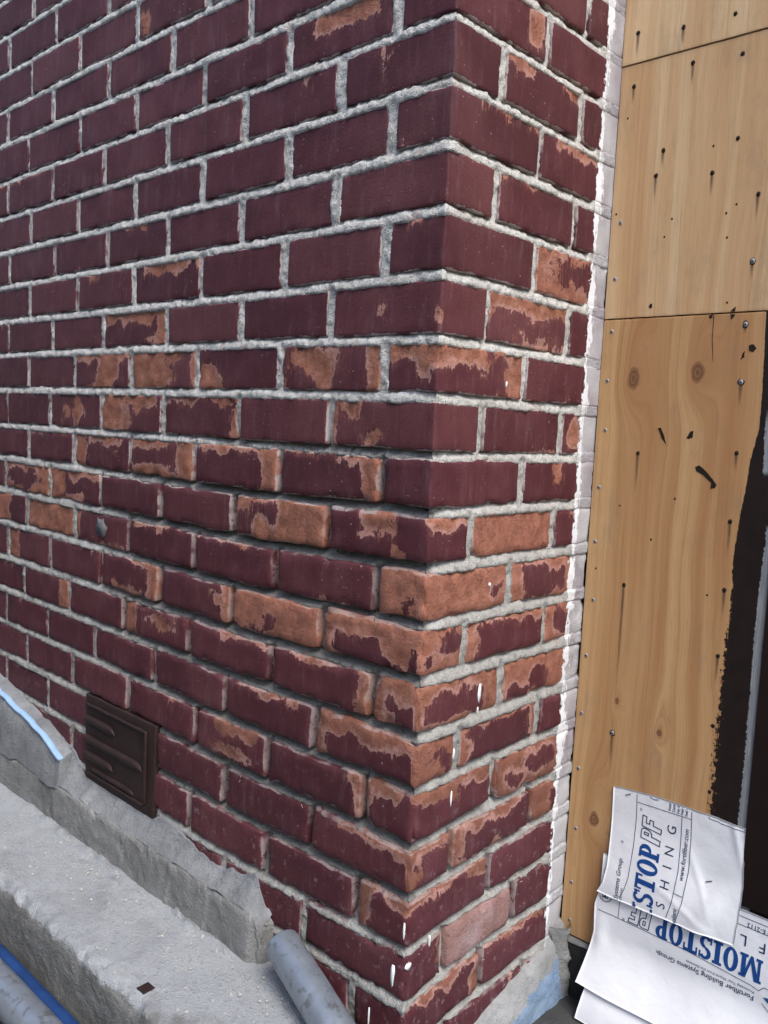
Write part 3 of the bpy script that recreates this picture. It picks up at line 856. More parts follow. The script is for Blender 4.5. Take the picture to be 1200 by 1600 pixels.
def screw(x, z, r, seed):
    o = disc('screw', M['screw'], x, z, r, seed, .0007, 12, .05, dome=.25)
    a = random.Random(seed).uniform(0, 3)
    for t in (a, a + math.pi / 2):
        c, s_ = math.cos(t) * r * .62, math.sin(t) * r * .62; p, w = -math.sin(t) * r * .13, math.cos(t) * r * .13
        y = PLY - .0011 - (.0015 if sheet_of(z) is top_s else 0) - (.0001 if t == a else 0)
        V = [(x - c - p, y, z - s_ - w), (x + c - p, y, z + s_ - w), (x + c + p, y, z + s_ + w), (x - c + p, y, z - s_ + w)]
        sl = mesh_obj('slot', np.array(V), [[0, 1, 2, 3]], M['slot'], None, (x, y, z))
        sl.parent = o; sl.location = Vector((x, y, z)) - o.location - o.parent.location
    return o
for i, (x, z) in enumerate(SC):
    disc('countersink', M['hole'], x, z, .0052, i + 300, .0004)
    screw(x, z, .0038, i + 120); streak(x, z - .001, [.03, .015, .04, .07][i], .0038, i + 50)
for i, (x, z) in enumerate(SV): screw(x, z, .0034, i + 160)
MARKS = [[(.245, -.3809), (.249, -.379), (.2523, -.3793), (.2567, -.386), (.2524, -.3906), (.2467, -.3895)], [(.2353, -.3997), (.237, -.392), (.24, -.3884), (.2399, -.3979), (.2345, -.4016)],
         [(.1876, -.3332), (.1888, -.3332), (.1893, -.3695), (.1930, -.4037), (.1926, -.4037), (.1886, -.3695)], [(.1119, -.5087), (.1172, -.5075), (.1238, -.5216), (.1282, -.5348), (.1198, -.5249)],
         [(.161, -.5221), (.1664, -.5119), (.1715, -.5107), (.1703, -.5217), (.1643, -.524)], [(.1784, -.5675), (.1853, -.5641), (.1983, -.5742), (.2072, -.5835), (.215, -.5928), (.2124, -.598), (.2055, -.5996), (.2057, -.5896), (.1916, -.5787), (.1809, -.5734)],
         [(.180, -.3325), (.187, -.3325), (.186, -.337), (.182, -.339)], [(.2135, -.3328), (.2209, -.3328), (.2205, -.336), (.2152, -.3420)]]
MARKS2 = [[(.2131, -.3295), (.2180, -.3235), (.2215, -.322), (.2205, -.3290)]]
for i, pts in enumerate(MARKS + MARKS2):
    # short steps along the outline so the char mark has a torn rim
    P2 = []
    q = random.Random(i)
    for a, b_ in zip(pts, pts[1:] + pts[:1]):
        for t in (0, .35, .7):
            P2.append((a[0] + (b_[0] - a[0]) * t + q.uniform(-.0004, .0004), a[1] + (b_[1] - a[1]) * t + q.uniform(-.0004, .0004)))
    z0 = np.mean([p_[1] for p_ in pts])
    V = [(a, PLY - .0004, b_) for a, b_ in P2]
    o = mesh_obj('split', np.array(V), [list(range(len(V)))[::-1]], M['hole'], None, (pts[0][0], PLY, z0))
    child(o, sheet_of(z0))

# dark painted trim board standing on the sheet, and the black sill below
def box_thing(name, dims, mat, label, cat, r=.002, loc=None, wob=0.0, step=None):
    x0, x1, y0, y1, z0, z1 = dims
    xs = ticks(x0, x1, r, step or (x1 - x0) / 3); ys = ticks(y0, y1, r, step or (y1 - y0) / 2); zs = ticks(z0, z1, r, step or (z1 - z0) / 3)
    W, F, V = round_box(xs, ys, zs, lambda P: np.full(len(P), r))
    if wob: W += np.stack([vnoise(W, 40, 3) - .5, vnoise(W + 5, 40, 6) - .5, vnoise(W + 9, 40, 8) - .5], 1) * wob
    return tag(mesh_obj(name, W, F, mat, None, loc or ((x0 + x1) / 2, (y0 + y1) / 2, z0)), label, cat)
box_thing('trim_board', (.3052, .66, PLY - .0035, PLY - .0004, -1.235, -.60), M['dark_board'], 'dark brown painted board at the right edge, above the white paper', 'board', .0015)
sill = box_thing('sill', (.012, 1.2, .4225, .4425, -1.56, -1.4205), M['sill'], 'black coated sill under the plywood, beside the paper', 'sill', .004, wob=.004, step=.02)
def lip():
    xs = np.linspace(.010, .5, 70)
    V = []
    for x in xs:
        n = vnoise(np.array([[x, 0, 0]]), 70, 5)[0] - .5
        V += [(x, .4295, -1.4155), (x,   .4200 + n * .002, -1.4165 + n * .002), (x, .4195 + n * .002, -1.4215 + n * .004)]
    F = grid_faces(len(xs), 3).tolist()
    o = mesh_obj('sill_edge', np.array(V), F, M['lip'], None, (.25, .42, -1.42))
    child(o, sill)
lip()

# ------------------------------------------------------------------ flashing paper with print
def surf_upper(s, t):
    """upper sheet: s along x, t = height (z); gentle bow and a crease at the staple"""
    s = np.asarray(s, float); t = np.asarray(t, float)
    v = np.clip((-1.112 - t) / .19, -.05, 1.1); u = (s - .08) / .23
    y = .4268 - .010 * sstep(.25, 1.0, v) - .006 * np.sin(np.clip(u, 0, 1) * math.pi) * sstep(.1, .9, v)
    d = np.hypot((s - .2586) / .035, (t + 1.2155) / .03)
    y = y + .004 * np.exp(-d ** 2)
    y = y - .0045 * np.exp(-((s - .285 - (t + 1.2155) * .45) / .016) ** 2) * sstep(-1.20, -1.26, t)
    y = y - .004 * sstep(.30, .0, u) * sstep(.55, 1.0, v)
    for (a, b_, c_, w, h) in ((.70, .55, 1.2, .03, .0016), (.93, .12, -1.8, .03, .0018), (.62, .85, .5, .04, .0014), (.35, .2, 2.2, .05, .0008)):   # creases
        t_ = (u - a) * math.sin(c_) - (v - b_) * math.cos(c_)
        y = y - h * np.maximum(0, 1 - np.abs(t_) / w) * np.exp(-(((u - a) ** 2 + (v - b_) ** 2) / .06))
    return y
def surf_lower(s, t):
    s = np.asarray(s, float); t = np.asarray(t, float)
    v = (-1.238 - t)
    y = .4225 - .056 * sstep(.13, .30, v) - .006 * sstep(.0, .12, v) + .0016 * np.sin(s * 38) * sstep(.1, .2, v)
    y = y - .004 * np.exp(-(((s - .085) / .012) ** 2 + ((t + 1.375) / .03) ** 2))
    return y
def paper(name, outline_fn, surf, nu, nv, loc, label, group=None, thick=.0005):
    U = np.linspace(0, 1, nu); Vv = np.linspace(0, 1, nv)
    uu, vv = np.meshgrid(U, Vv, indexing='ij')
    s, t = outline_fn(uu.ravel(), vv.ravel())
    y = surf(s, t)
    W = np.stack([s, y, t], 1)
    W2 = W + np.array([0, thick, 0])
    F = grid_faces(nu, nv).tolist()
    n = nu * nv
    F += [[n + i for i in f[::-1]] for f in grid_faces(nu, nv).tolist()]
    def rim(ids):
        for a, b_ in zip(ids, ids[1:]): F.append([a, b_, n + b_, n + a])
    rim([i * nv for i in range(nu)]); rim([i * nv + nv - 1 for i in range(nu)][::-1]); rim(list(range(nv))[::-1]); rim([(nu - 1) * nv + j for j in range(nv)])
    o = mesh_obj(name, np.concatenate([W, W2]), F, M['paper'], None, loc)
    return tag(o, label, 'paper', group)
def out_upper(u, v):   # v=0 top
    P = np.stack([u, np.zeros_like(u), v * 0], 1)
    top = -1.1165 + .0055 * np.clip(u * 3, 0, 1) + (vnoise(P, 9, 2) - .5) * .003
    bot = np.interp(u, [0, .12, .5, 1], [-1.3037, -1.304, -1.3006, -1.2973])
    t = top + (bot - top) * v
    Q = np.stack([v, v * 0, v * 0], 1)
    left = np.interp(t, [-1.3037, -1.285, -1.2544, -1.1167], [.0752, .084, .088, .0843])
    right = np.interp(t, [-1.2973, -1.228, -1.112], [.3075, .3110, .3062]) + (vnoise(Q, 14, 6) - .5) * .0015
    return left + (right - left) * u, t
def out_lower(u, v):
    t0 = -1.2375 + (vnoise(np.stack([u, u * 0, u * 0], 1), 12, 3) - .5) * .002
    t = t0 + (-1.463 - .004 * u - t0) * v
    left = np.interp(t, [-1.463, -1.40, -1.375, -1.33, -1.30, -1.238], [.062, .071, .074, .0705, .0775, .0775])
    return left + (.62 - left) * u, t
def out_under(u, v):
    t = -1.44 + (-1.517 + .006 * u + 1.44) * v
    left = np.interp(t, [-1.517, -1.468, -1.44], [.0725, .0775, .080])
    return left + (.60 - left) * u, t
GP = 'printed flashing paper at the foot of the boards'
pu = paper('paper_sheet', out_upper, surf_upper, 60, 50, (.19, .425, -1.30), 'upper white printed paper sheet stapled to the plywood with sideways lettering', GP)
pl = paper('paper_sheet', out_lower, surf_lower, 110, 60, (.3, .42, -1.46), 'lower white paper strip with upside-down blue lettering, bottom flaring outwards', GP)
pf = paper('paper_sheet', out_under, lambda s, t: surf_lower(s, t) + .008, 110, 30, (.3, .40, -1.51), 'plain white paper edge peeping out below the upside-down lettering', GP)

def text_geo(body, size, offset=0.0, shear=0.0, spacing=1.0):
    cu = bpy.data.curves.new('text', 'FONT')
    cu.body = body; cu.size = size; cu.shear = shear; cu.space_character = spacing; cu.offset = offset; cu.resolution_u = 3
    ob = bpy.data.objects.new('text', cu)
    me = bpy.data.meshes.new_from_object(ob)
    V = np.array([v.co[:] for v in me.vertices]); F = [list(p.vertices) for p in me.polygons]
    bpy.data.objects.remove(ob); bpy.data.curves.remove(cu); bpy.data.meshes.remove(me)
    return V[:, :2], F

def slab(ch):
    """slab-serif capitals on a unit cap height: list of polygons with optional holes given as quad strips"""
    P = []
    def rect(a, b_, c_, d): P.append([(a, b_), (c_, b_), (c_, d), (a, d)])
    def ring(cx, cy, rx, ry, tx, ty, a0, a1, n=26):
        for i in range(n):
            t0 = a0 + (a1 - a0) * i / n; t1 = a0 + (a1 - a0) * (i + 1) / n
            P.append([(cx + rx * math.cos(t0), cy + ry * math.sin(t0)), (cx + rx * math.cos(t1), cy + ry * math.sin(t1)),
                      (cx + (rx - tx) * math.cos(t1), cy + (ry - ty) * math.sin(t1)), (cx + (rx - tx) * math.cos(t0), cy + (ry - ty) * math.sin(t0))])
    pi = math.pi
    if ch == 'I': rect(.12, 0, .40, 1); rect(0, 0, .52, .12); rect(0, .88, .52, 1); return P, .52
    if ch == 'O': ring(.40, .5, .40, .52, .25, .13, 0, 2 * pi, 40); return P, .80
    if ch == 'T': rect(.27, 0, .55, 1); rect(.13, 0, .69, .12); rect(0, .86, .82, 1); rect(0, .66, .10, .87); rect(.72, .66, .82, .87); return P, .82
    if ch == 'P': rect(.09, 0, .35, 1); rect(0, 0, .48, .12); rect(0, .88, .40, 1); ring(.38, .70, .36, .30, .24, .12, -pi / 2, pi / 2, 16); rect(.34, .40, .385, .52); rect(.34, .88, .385, 1); return P, .76
    if ch == 'M':
        rect(.08, 0, .24, 1); rect(.86, 0, 1.10, 1); rect(0, 0, .34, .12); rect(.76, 0, 1.20, .12); rect(0, .88, .26, 1); rect(.84, .88, 1.20, 1)
        P.append([(.12, 1), (.38, 1), (.66, .12), (.50, .0)]); P.append([(.84, 1), (1.0, 1), (.64, .0), (.50, .0)]); return P, 1.20
    if ch == 'S':
        ring(.36, .735, .34, .275, .22, .13, .15 * pi, 1.5 * pi, 22); ring(.36, .265, .34, .275, .22, .13, -.85 * pi, .5 * pi, 22)
        rect(.60, .70, .70, .99); rect(.02, .01, .12, .30); return P, .72
def slab_geo(word, cap, narrow=1.0, gap_=.06):
    V = []; F = []; x = 0
    for ch in word:
        P, w = slab(ch)
        for poly in P:
            b = len(V)
            V += [((x + a) * cap * narrow, b_ * cap) for a, b_ in poly]; F.append(list(range(b, b + len(poly))))
        x += w + gap_
    return np.array(V), F, x * cap * narrow
def outline_geo(polys, w):
    V = []; F = []
    for pts in polys:
        for a, b_ in zip(pts, pts[1:] + pts[:1]):
            d = np.array(b_) - np.array(a); l = np.hypot(*d) or 1; d /= l; nrm = np.array([-d[1], d[0]]) * w / 2; e = d * w / 2
            b = len(V)
            V += [tuple(np.array(a) - e - nrm), tuple(np.array(b_) + e - nrm), tuple(np.array(b_) + e + nrm), tuple(np.array(a) - e + nrm)]; F.append([b, b + 1, b + 2, b + 3])
    return np.array(V), F
def split_faces(V, F, mx=.006):
    """cut long quads so print follows the curved sheet"""
    V = [tuple(v) for v in V]; out = []
    for f in F:
        if len(f) == 4:
            a, b_, c_, d = [np.array(V[i]) for i in f]
            n = max(1, int(math.ceil(max(np.hypot(*(b_ - a)), np.hypot(*(c_ - d))) / mx))); m = max(1, int(math.ceil(max(np.hypot(*(d - a)), np.hypot(*(c_ - b_))) / mx)))
            if n * m > 1:
                base = len(V)
                for i in range(n + 1):
                    for j in range(m + 1):
                        u, v = i / n, j / m
                        V.append(tuple((a * (1 - u) + b_ * u) * (1 - v) + (d * (1 - u) + c_ * u) * v))
                for i in range(n):
                    for j in range(m):
                        q = base + i * (m + 1) + j
                        out.append([q, q + m + 1, q + m + 2, q + 1])
                continue
        out.append(f)
    return np.array(V), out
def clip_keep(V, F, inside):
    ok = inside(V[:, 0], V[:, 1])
    return [f for f in F if all(ok[i] for i in f)]
LAYER = [0]
def print_on(name, V, F, mat, surf, parent, origin, rot, inside=None, split=True):
    """lay flat geometry V (reading left to right) on the sheet: origin (x,z) of its own 0,0, turned by rot"""
    V = np.asarray(V, float)
    if split: V, F = split_faces(V, F)
    c, s = math.cos(rot), math.sin(rot)
    X = origin[0] + V[:, 0] * c - V[:, 1] * s; Z = origin[1] + V[:, 0] * s + V[:, 1] * c
    if inside is not None: F = clip_keep(np.stack([X, Z], 1), F, inside)
    if not F: return
    LAYER[0] = (LAYER[0] + 1) % 6
    y = surf(X, Z) - .00040 - LAYER[0] * .00002
    # drop unused verts
    used = sorted({i for f in F for i in f}); mp = {a: i for i, a in enumerate(used)}
    W = np.stack([X, y, Z], 1)[used]
    o = mesh_obj(name, W, [[mp[i] for i in f] for f in F], mat, None, (origin[0], .42, origin[1]), smooth=False)
    # face the viewer
    child(o, parent)
    return o
def line_geo(pts, w):
    V = []; F = []
    for a, b_ in zip(pts, pts[1:]):
        d = np.array(b_) - np.array(a); l = np.hypot(*d); d = d / l; n = np.array([-d[1], d[0]]) * w / 2; b = len(V)
        V += [tuple(np.array(a) - n), tuple(np.array(b_) - n), tuple(np.array(b_) + n), tuple(np.array(a) + n)]; F.append([b, b + 1, b + 2, b + 3])
    return np.array(V), F
in_u = lambda x, z: (z > np.interp(x, [.075, .102, .193, .3075], [-1.3027, -1.303, -1.2996, -1.2963])) & (z < -1.1125 + .0) & (x > .079)
in_l = lambda x, z: (x > np.interp(z, [-1.463, -1.40, -1.375, -1.33, -1.30, -1.238], [.064, .073, .076, .0725, .0795, .0795]))
UP = math.pi / 2
# upper sheet: text runs upwards
V, F, w_ = slab_geo('MOISTOP', .0352, .86, .05)
print_on('lettering', V, F, M['blue_ink'], surf_upper, pu, (.1765, -1.1935 - w_ + .0015), UP, in_u)
PFP = [[(0, 0), (.0, .0335), (.013, .0335), (.0165, .031), (.0175, .026), (.0165, .019), (.013, .0155), (.0085, .0155), (.0085, 0)], [(.0075, .021), (.0075, .028), (.0115, .028), (.0115, .021)],
       [(.0195, 0), (.0195, .0335), (.0375, .0335), (.0375, .0265), (.0275, .0265), (.0275, .0205), (.0350, .0205), (.0350, .0140), (.0275, .0140), (.0275, 0)]]
sk = lambda P: [[(a + b_ * .12, b_) for a, b_ in p_] for p_ in P]
V, F = outline_geo(sk(PFP), .0016)
print_on('lettering', V, F, M['ink'], surf_upper, pu, (.1745, -1.1900), UP, in_u)
for ch, z in zip('GNIHS', (-1.1561, -1.1912, -1.217, -1.2455, -1.2801)):
    V, F = text_geo(ch, .0215)
    V = V - (V.min(0) + V.max(0)) / 2
    print_on('lettering', V, F, M['ink'], surf_upper, pu, (.1915 if z > -1.26 else .189, z), UP, in_u, False)
for body, size, org, off in (('www.fortifiber.com', .0106, (.2195, -1.2300), .0001), ('Fortifiber Building Systems Group', .0112, (.1145, -1.3870), .0001), ('Vapor Compliant', .0098, (.2160, -1.3440), .0001),
                             ('Protecting Your World from the Elements', .0058, (.1215, -1.3800), 0), ('®', .006, (.1390, -1.1430), 0), ('®', .006, (.1120, -1.2080), 0)):
    V, F = text_geo(body, size, off, .12)
    print_on('lettering', V, F, M['ink'], surf_upper, pu, org, UP, in_u, False)
for i, x in enumerate((.1870, .1940, .2010, .2080, .2150)):
    V, F = text_geo(['Install', 'Caution', 'Lap 6 in', 'Nail top', 'Seal all'][i], .0062, .0001)
    V = V * 1.0
    print_on('fine_print', V, F, M['ink'], surf_upper, pu, (x, -1.1260), UP, in_u, False)
for pts in ([(.1274, -1.1117), (.1296, -1.1525), (.1304, -1.2079), (.1288, -1.2591), (.1240, -1.281), (.1174, -1.2978)], [(.2211, -1.1095), (.2242, -1.1668), (.2259, -1.2116), (.2224, -1.2642), (.2147, -1.3001)],
            [(.2063, -1.1290), (.2084, -1.1781), (.2099, -1.218), (.2066, -1.2682), (.1986, -1.3018)], [(.1298, -1.1302), (.2219, -1.1278)], [(.208, -1.2527), (.222, -1.2535)],
            [(.2488, -1.1103), (.2494, -1.1166), (.264, -1.1166), (.268, -1.118), (.3058, -1.1184)]):
    V, F = line_geo(pts, .0010)
    print_on('printed_line', V, F, M['ink'], surf_upper, pu, (0, 0), 0, in_u)
def seal_geo(r):
    V = []; F = []
    n = 28
    for i in range(n):
        t0 = 2 * math.pi * (i + .15) / n; t1 = 2 * math.pi * (i + .85) / n
        for ra, rb in ((r, r * .92),):
            b = len(V); V += [(ra * math.cos(t0), ra * math.sin(t0)), (ra * math.cos(t1), ra * math.sin(t1)), (rb * math.cos(t1), rb * math.sin(t1)), (rb * math.cos(t0), rb * math.sin(t0))]; F.append([b, b + 1, b + 2, b + 3])
        t1 = 2 * math.pi * (i + 1) / n; t0 = 2 * math.pi * i / n
        b = len(V); V += [(a * r * math.cos(t), a * r * math.sin(t)) for a, t in ((.9, t0), (.9, t1), (.86, t1), (.86, t0))]; F.append([b, b + 1, b + 2, b + 3])
    return np.array(V), F
V, F = seal_geo(.013)
print_on('seal', V, F, M['ink'], surf_upper, pu, (.158, -1.1045), 0, in_u)
# lower strip: text upside down
DN = math.pi
V, F, w_ = slab_geo('MOISTOP', .0365, .86, .07)
kx = (.3515 - .1800) / w_
print_on('lettering', np.array(V) * np.array([kx, 1]), F, M['blue_ink'], surf_lower, pl, (.3510, -1.3020), DN, in_l)
V, F = outline_geo(sk(PFP), .0016)
print_on('lettering', V * np.array([.95, .95]), F, M['ink'], surf_lower, pl, (.1735, -1.3025), DN, in_l)
for ch, x in zip('FLASHING', (.3475, .3190, .2900, .26, .23, .2, .17, .14)):
    V, F = text_geo(ch, .0235); V = V - (V.min(0) + V.max(0)) / 2
    print_on('lettering', V, F, M['ink'], surf_lower, pl, (x, -1.2835), DN, in_l, False)
for body, size, org, off, sh in (('Fortifiber Building Systems Group', .0113, (.3437, -1.3610), .00012, .05), ('Protecting Your World from the Elements', .0062, (.3437, -1.3530), 0, .15),
                                 ('Meets ASTM E-2112', .0098, (.4040, -1.2545), .0001, 0), ('®', .006, (.1275, -1.3320), 0, 0), ('®', .006, (.1905, -1.3600), 0, 0)):
    V, F = text_geo(body, size, off, sh)
    print_on('lettering', V, F, M['ink'], surf_lower, pl, org, DN, in_l, False)
for pts in ([(.0725, -1.3364), (.1157, -1.3365), (.2388, -1.3385), (.3372, -1.3461), (.3493, -1.349), (.356, -1.341), (.40, -1.341)], [(.09, -1.2485), (.45, -1.2484)], [(.09, -1.2620), (.45, -1.2615)], [(.1159, -1.262), (.1157, -1.3365)], [(.355, -1.366), (.367, -1.376), (.40, -1.376)]):
    V, F = line_geo(pts, .0010)
    print_on('printed_line', V, F, M['ink'], surf_lower, pl, (0, 0), 0, in_l)
V, F = seal_geo(.0135)
print_on('seal', V, F, M['ink'], surf_lower, pl, (.0885, -1.3060), 0, in_l)
P, w_ = slab('T'); V = np.array([v for q_ in P for v in q_]) * .013; F = [[4 * i + j for j in range(4)] for i in range(len(P))]
print_on('seal', V, F, M['ink'], surf_lower, pl, (.0940, -1.2995), DN, in_l)
V = np.array([(.356, -1.356), (.375, -1.352), (.375, -1.366), (.362, -1.361)]); print_on('emblem', V, [[0, 1, 2, 3]], M['blue_ink'], surf_lower, pl, (0, 0), 0)
for i, x in enumerate((.0800, .0835, .0870, .0905)):
    for j in range(6):
        V, F = line_geo([(x, -1.2635 - j * .0042), (x, -1.2635 - j * .0042 - .0028)], .0018)
        print_on('fine_print', V, F, M['ink'], surf_lower, pl, (0, 0), 0, in_l)
for (x, z, a) in ((.1119, -1.123, .5), (.2586, -1.2155, .45)):
    V, F = line_geo([(x - .005 * math.cos(a), z - .005 * math.sin(a)), (x + .005 * math.cos(a), z + .005 * math.sin(a))], .0014)
    y = surf_upper(V[:, 0], V[:, 1])
    W = np.concatenate([np.stack([V[:, 0], y - .0012, V[:, 1]], 1), np.stack([V[:, 0], y + .001, V[:, 1]], 1)])
    child(mesh_obj('staple', W, [[0, 1, 2, 3], [0, 4, 5, 1], [1, 5, 6, 2], [2, 6, 7, 3], [3, 7, 4, 0]], M['staple'], None, (x, .42, z), smooth=False), pu)

# ------------------------------------------------------------------ concrete kerb, ledge, pipes at the wall foot
def sweep(name, prof, xs, mat, disp, label=None, cat=None, kind=None, loc=(0, 0, 0), step=.006, attrfn=None, endfn=None):
    """profile (y,z) swept along x, fine grid, roughened by disp(P)->(dy,dz)"""
    pr = [prof[0]]
    for a, b_ in zip(prof, prof[1:]):
        n = max(1, int(math.ceil(math.hypot(b_[0] - a[0], b_[1] - a[1]) / step)))
        for i in range(1, n + 1): pr.append((a[0] + (b_[0] - a[0]) * i / n, a[1] + (b_[1] - a[1]) * i / n))
    pr = np.array(pr); nx, npf = len(xs), len(pr)
    X = np.repeat(np.asarray(xs)[:, None], npf, 1); Y = np.repeat(pr[None, :, 0], nx, 0); Z = np.repeat(pr[None, :, 1], nx, 0)
    P = np.stack([X.ravel(), Y.ravel(), Z.ravel()], 1)
    if endfn is not None: P = endfn(P)
    W = P + disp(P)
    # close the end with a cap that drops to the ground
    o = mesh_obj(name, W, grid_faces(nx, npf), mat, None, loc, attrfn(P) if attrfn else None)
    if label: tag(o, label, cat)
    if kind: tag(o, kind=kind)
    return o

BUMPS = [(-.457, -.052, .014, .016), (-.50, -.046, .012, .011), (-.666, -.074, .016, .007), (-.92, -.056, .022, .010), (-.761, -.048, .016, .011), (-.81, -.052, .018, .011), (-1.07, -.05, .025, .010), (-.551, -.070, .010, .005), (-.613, -.064, .014, .006), (-.364, -.046, .018, .005), (-.71, -.046, .014, .008), (-.40, -.045, .012, .006), (-.99, -.05, .02, .01)]
PITS = [(-.508, -.223, .013, .012), (-.742, -.220, .012, .010), (-.653, -.200, .009, .006), (-.459, -.210, .008, .008), (-.501, -.196, .007, .006), (-.388, -.205, .008, .008), (-.60, -.222, .012, .008), (-.69, -.224, .009, .008), (-.44, -.224, .010, .009), (-.82, -.222, .012, .008)]
def disp_ledge(P):
    n1 = fbm(P, 16, 5, 4) - .5; n2 = fbm(P, 70, 8, 3) - .5; n3 = vnoise(P, 240, 2) - .5
    top = sstep(-1.430, -1.418, P[:, 2])
    dzv = top * (n1 * .005 + n2 * .0026 + n3 * .0016)
    for (x, y, r, h) in BUMPS: dzv = dzv + top * h * np.exp(-((P[:, 0] - x) / r) ** 2 - ((P[:, 1] - y) / (r * .55)) ** 2) * (.5 + 1.2 * fbm(P, 120, 31, 2))
    for (x, y, r, h) in PITS: dzv = dzv - h * np.exp(-((P[:, 0] - x) / r) ** 2 - ((P[:, 1] - y) / (r * .8)) ** 2)
    edge = np.exp(-((P[:, 1] + .226) / .014) ** 2) * np.exp(-((P[:, 2] + 1.415) / .02) ** 2)
    e = fbm(P * np.array([1, .3, .3]), 45, 21, 3) - .35
    dyv = (1 - top) * (n2 * .004 + n3 * .002) + edge * np.maximum(e, 0) * .022
    dzv = dzv - edge * np.maximum(e, 0) * .016
    return np.stack([n2 * .001, dyv, dzv], 1)
def end_ledge(P):
    # the slab is broken off along a skew line under the loose tube
    xe = -.20 - (P[:, 1]) * 3.5
    x0 = -1.95
    t = (P[:, 0] - x0) / (0 - x0)
    Q = P.copy(); Q[:, 0] = x0 + (np.minimum(xe, .34) - x0) * t
    return Q
sweep('kerb', [(.03, -1.417), (-.05, -1.416), (-.219, -1.414), (-.226, -1.418), (-.228, -1.43), (-.231, -1.53)], np.concatenate([np.linspace(-1.95, -1.1, 60)[:-1], np.linspace(-1.1, 0, 190)]), M['ledge'], disp_ledge, None, None, 'structure', (-.9, -.12, -1.52), .0055, lambda P: {'dust': sstep(-1.432, -1.418, P[:, 2]) * 1.2 - .6 - .9 * sstep(-.13, -.24, P[:, 1]) * sstep(-.50, -.20, P[:, 0])}, end_ledge)
# broken end of the slab
EV = []; ys = np.linspace(.03, -.23, 40)
for y in ys:
    xe = min(-.20 - y * 3.5, .34)
    for z in np.linspace(-1.413, -1.53, 10):
        n = vnoise(np.array([[xe, y, z]]), 60, 4)[0]
        EV.append((xe - .002 - n * .004 * (z < -1.414), y, z - .003))
mesh_obj('kerb_end', np.array(EV), grid_faces(len(ys), 10), M['curb'], bpy.data.objects['kerb'], (0, 0, 0))

XC = np.concatenate([np.linspace(-1.95, -1.1, 50)[:-1], np.linspace(-1.1, -.288, 180)])
def disp_curb(P):
    n1 = fbm(P, 12, 15, 3) - .5; n2 = fbm(P, 60, 18, 3) - .5; n3 = vnoise(P, 240, 12) - .5
    dy = n1 * .006 + n2 * .003 + n3 * .001
    for xj in (-.54, -.425, -.70):
        dy = dy - .003 * np.exp(-((P[:, 0] - xj - (P[:, 2] + 1.35) * .12) / .0035) ** 2)
    chip = np.maximum(fbm(P, 38, 55, 3) - .56, 0) * sstep(-1.358, -1.341, P[:, 2]) * sstep(-.02, -.033, P[:, 1])
    endw = sstep(-.312, -.288, P[:, 0])
    return np.stack([n2 * .003, dy + n2 * .003 + chip * .022 + endw * .014 * sstep(-.01, -.037, P[:, 1]), n1 * .005 + n2 * .004 - chip * .022 - endw * .012 * sstep(-1.373, -1.338, P[:, 2])], 1)
curb = sweep('concrete_curb', [(.02, -1.343), (-.018, -1.342), (-.033, -1.337), (-.0370, -1.343), (-.0400, -1.43)], XC, M['curb'], disp_curb, 'low grey concrete curb running along the foot of the brick wall', 'curb', None, (-.9, -.05, -1.39), .006)
ev = []
for y in np.linspace(.02, -.039, 14):
    for z in np.linspace(-1.343, -1.43, 9):
        n = vnoise(np.array([[0, y, z]]), 80, 4)[0]
        ev.append((-.290 + n * .006 - .010 * sstep(-1.358, -1.343, z) - .008 * sstep(-.02, -.038, y), max(y, -.033 + n * .005), min(z, -1.352 + n * .006)))
e = mesh_obj('curb_end', np.array(ev), grid_faces(14, 9), M['curb'], None, (-.288, 0, -1.42)); child(e, curb)

# mortar fillet smeared from the curb up the lowest bricks, rising to the left
def fillet():
    xs = np.concatenate([np.linspace(-1.95, -1.1, 50)[:-1], np.linspace(-1.1, -.292, 200)]); N = 26
    P0 = np.stack([xs, xs * 0, xs * 0], 1)
    ztop = np.interp(xs, [-1.9, -1.34, -1.08, -.96, -.92, -.66, -.62, -.46, -.38, -.335, -.325, -.31, -.292], [-1.15, -1.192, -1.232, -1.262, -1.300, -1.306, -1.292, -1.316, -1.300, -1.288, -1.310, -1.335, -1.342])
    ztop = ztop + (fbm(P0, 30, 44, 4) - .5) * .020 * np.where((xs > -.93) & (xs < -.645), .1, 1)
    t = np.linspace(0, 1, N)
    V = []; B = []
    for x, zt in zip(xs, ztop):
        zb = min(-1.3365 + (vnoise(np.array([[x, 0, 0]]), 40, 9)[0] - .5) * .006, zt - .004) - .012 * float(sstep(-.312, -.288, x))
        y_out = -.0300
        f = t ** 1.0
        y = -.0025 + (y_out) * (f ** 1.5); z = zt + (zb - zt) * f
        for a, b_, q in zip(y, z, t):
            V.append((x, a, b_)); B.append(-1.5)
    V = np.array(V)
    n1 = fbm(V, 26, 51, 4) - .5; n2 = vnoise(V, 150, 6) - .5
    tt = np.tile(t, len(xs))
    V[:, 1] += (n1 * .0045 + n2 * .0022) * (.15 + .85 * sstep(0, .25, tt)) * (1 - .7 * sstep(.9, 1, tt)); V[:, 2] += n1 * .004 * (1 - .8 * sstep(.85, 1, tt))
    V[:, 1] = np.where(tt < .01, .004, V[:, 1])
    blue = np.full(len(V), -2.0)
    o = mesh_obj('mortar_fillet', V, grid_faces(len(xs), N), M['fillet'], None, (-.9, -.03, -1.32), {'blue': blue})
    tag(o, 'rough grey mortar fillet smeared between the curb and the lowest bricks', 'mortar')
fillet()

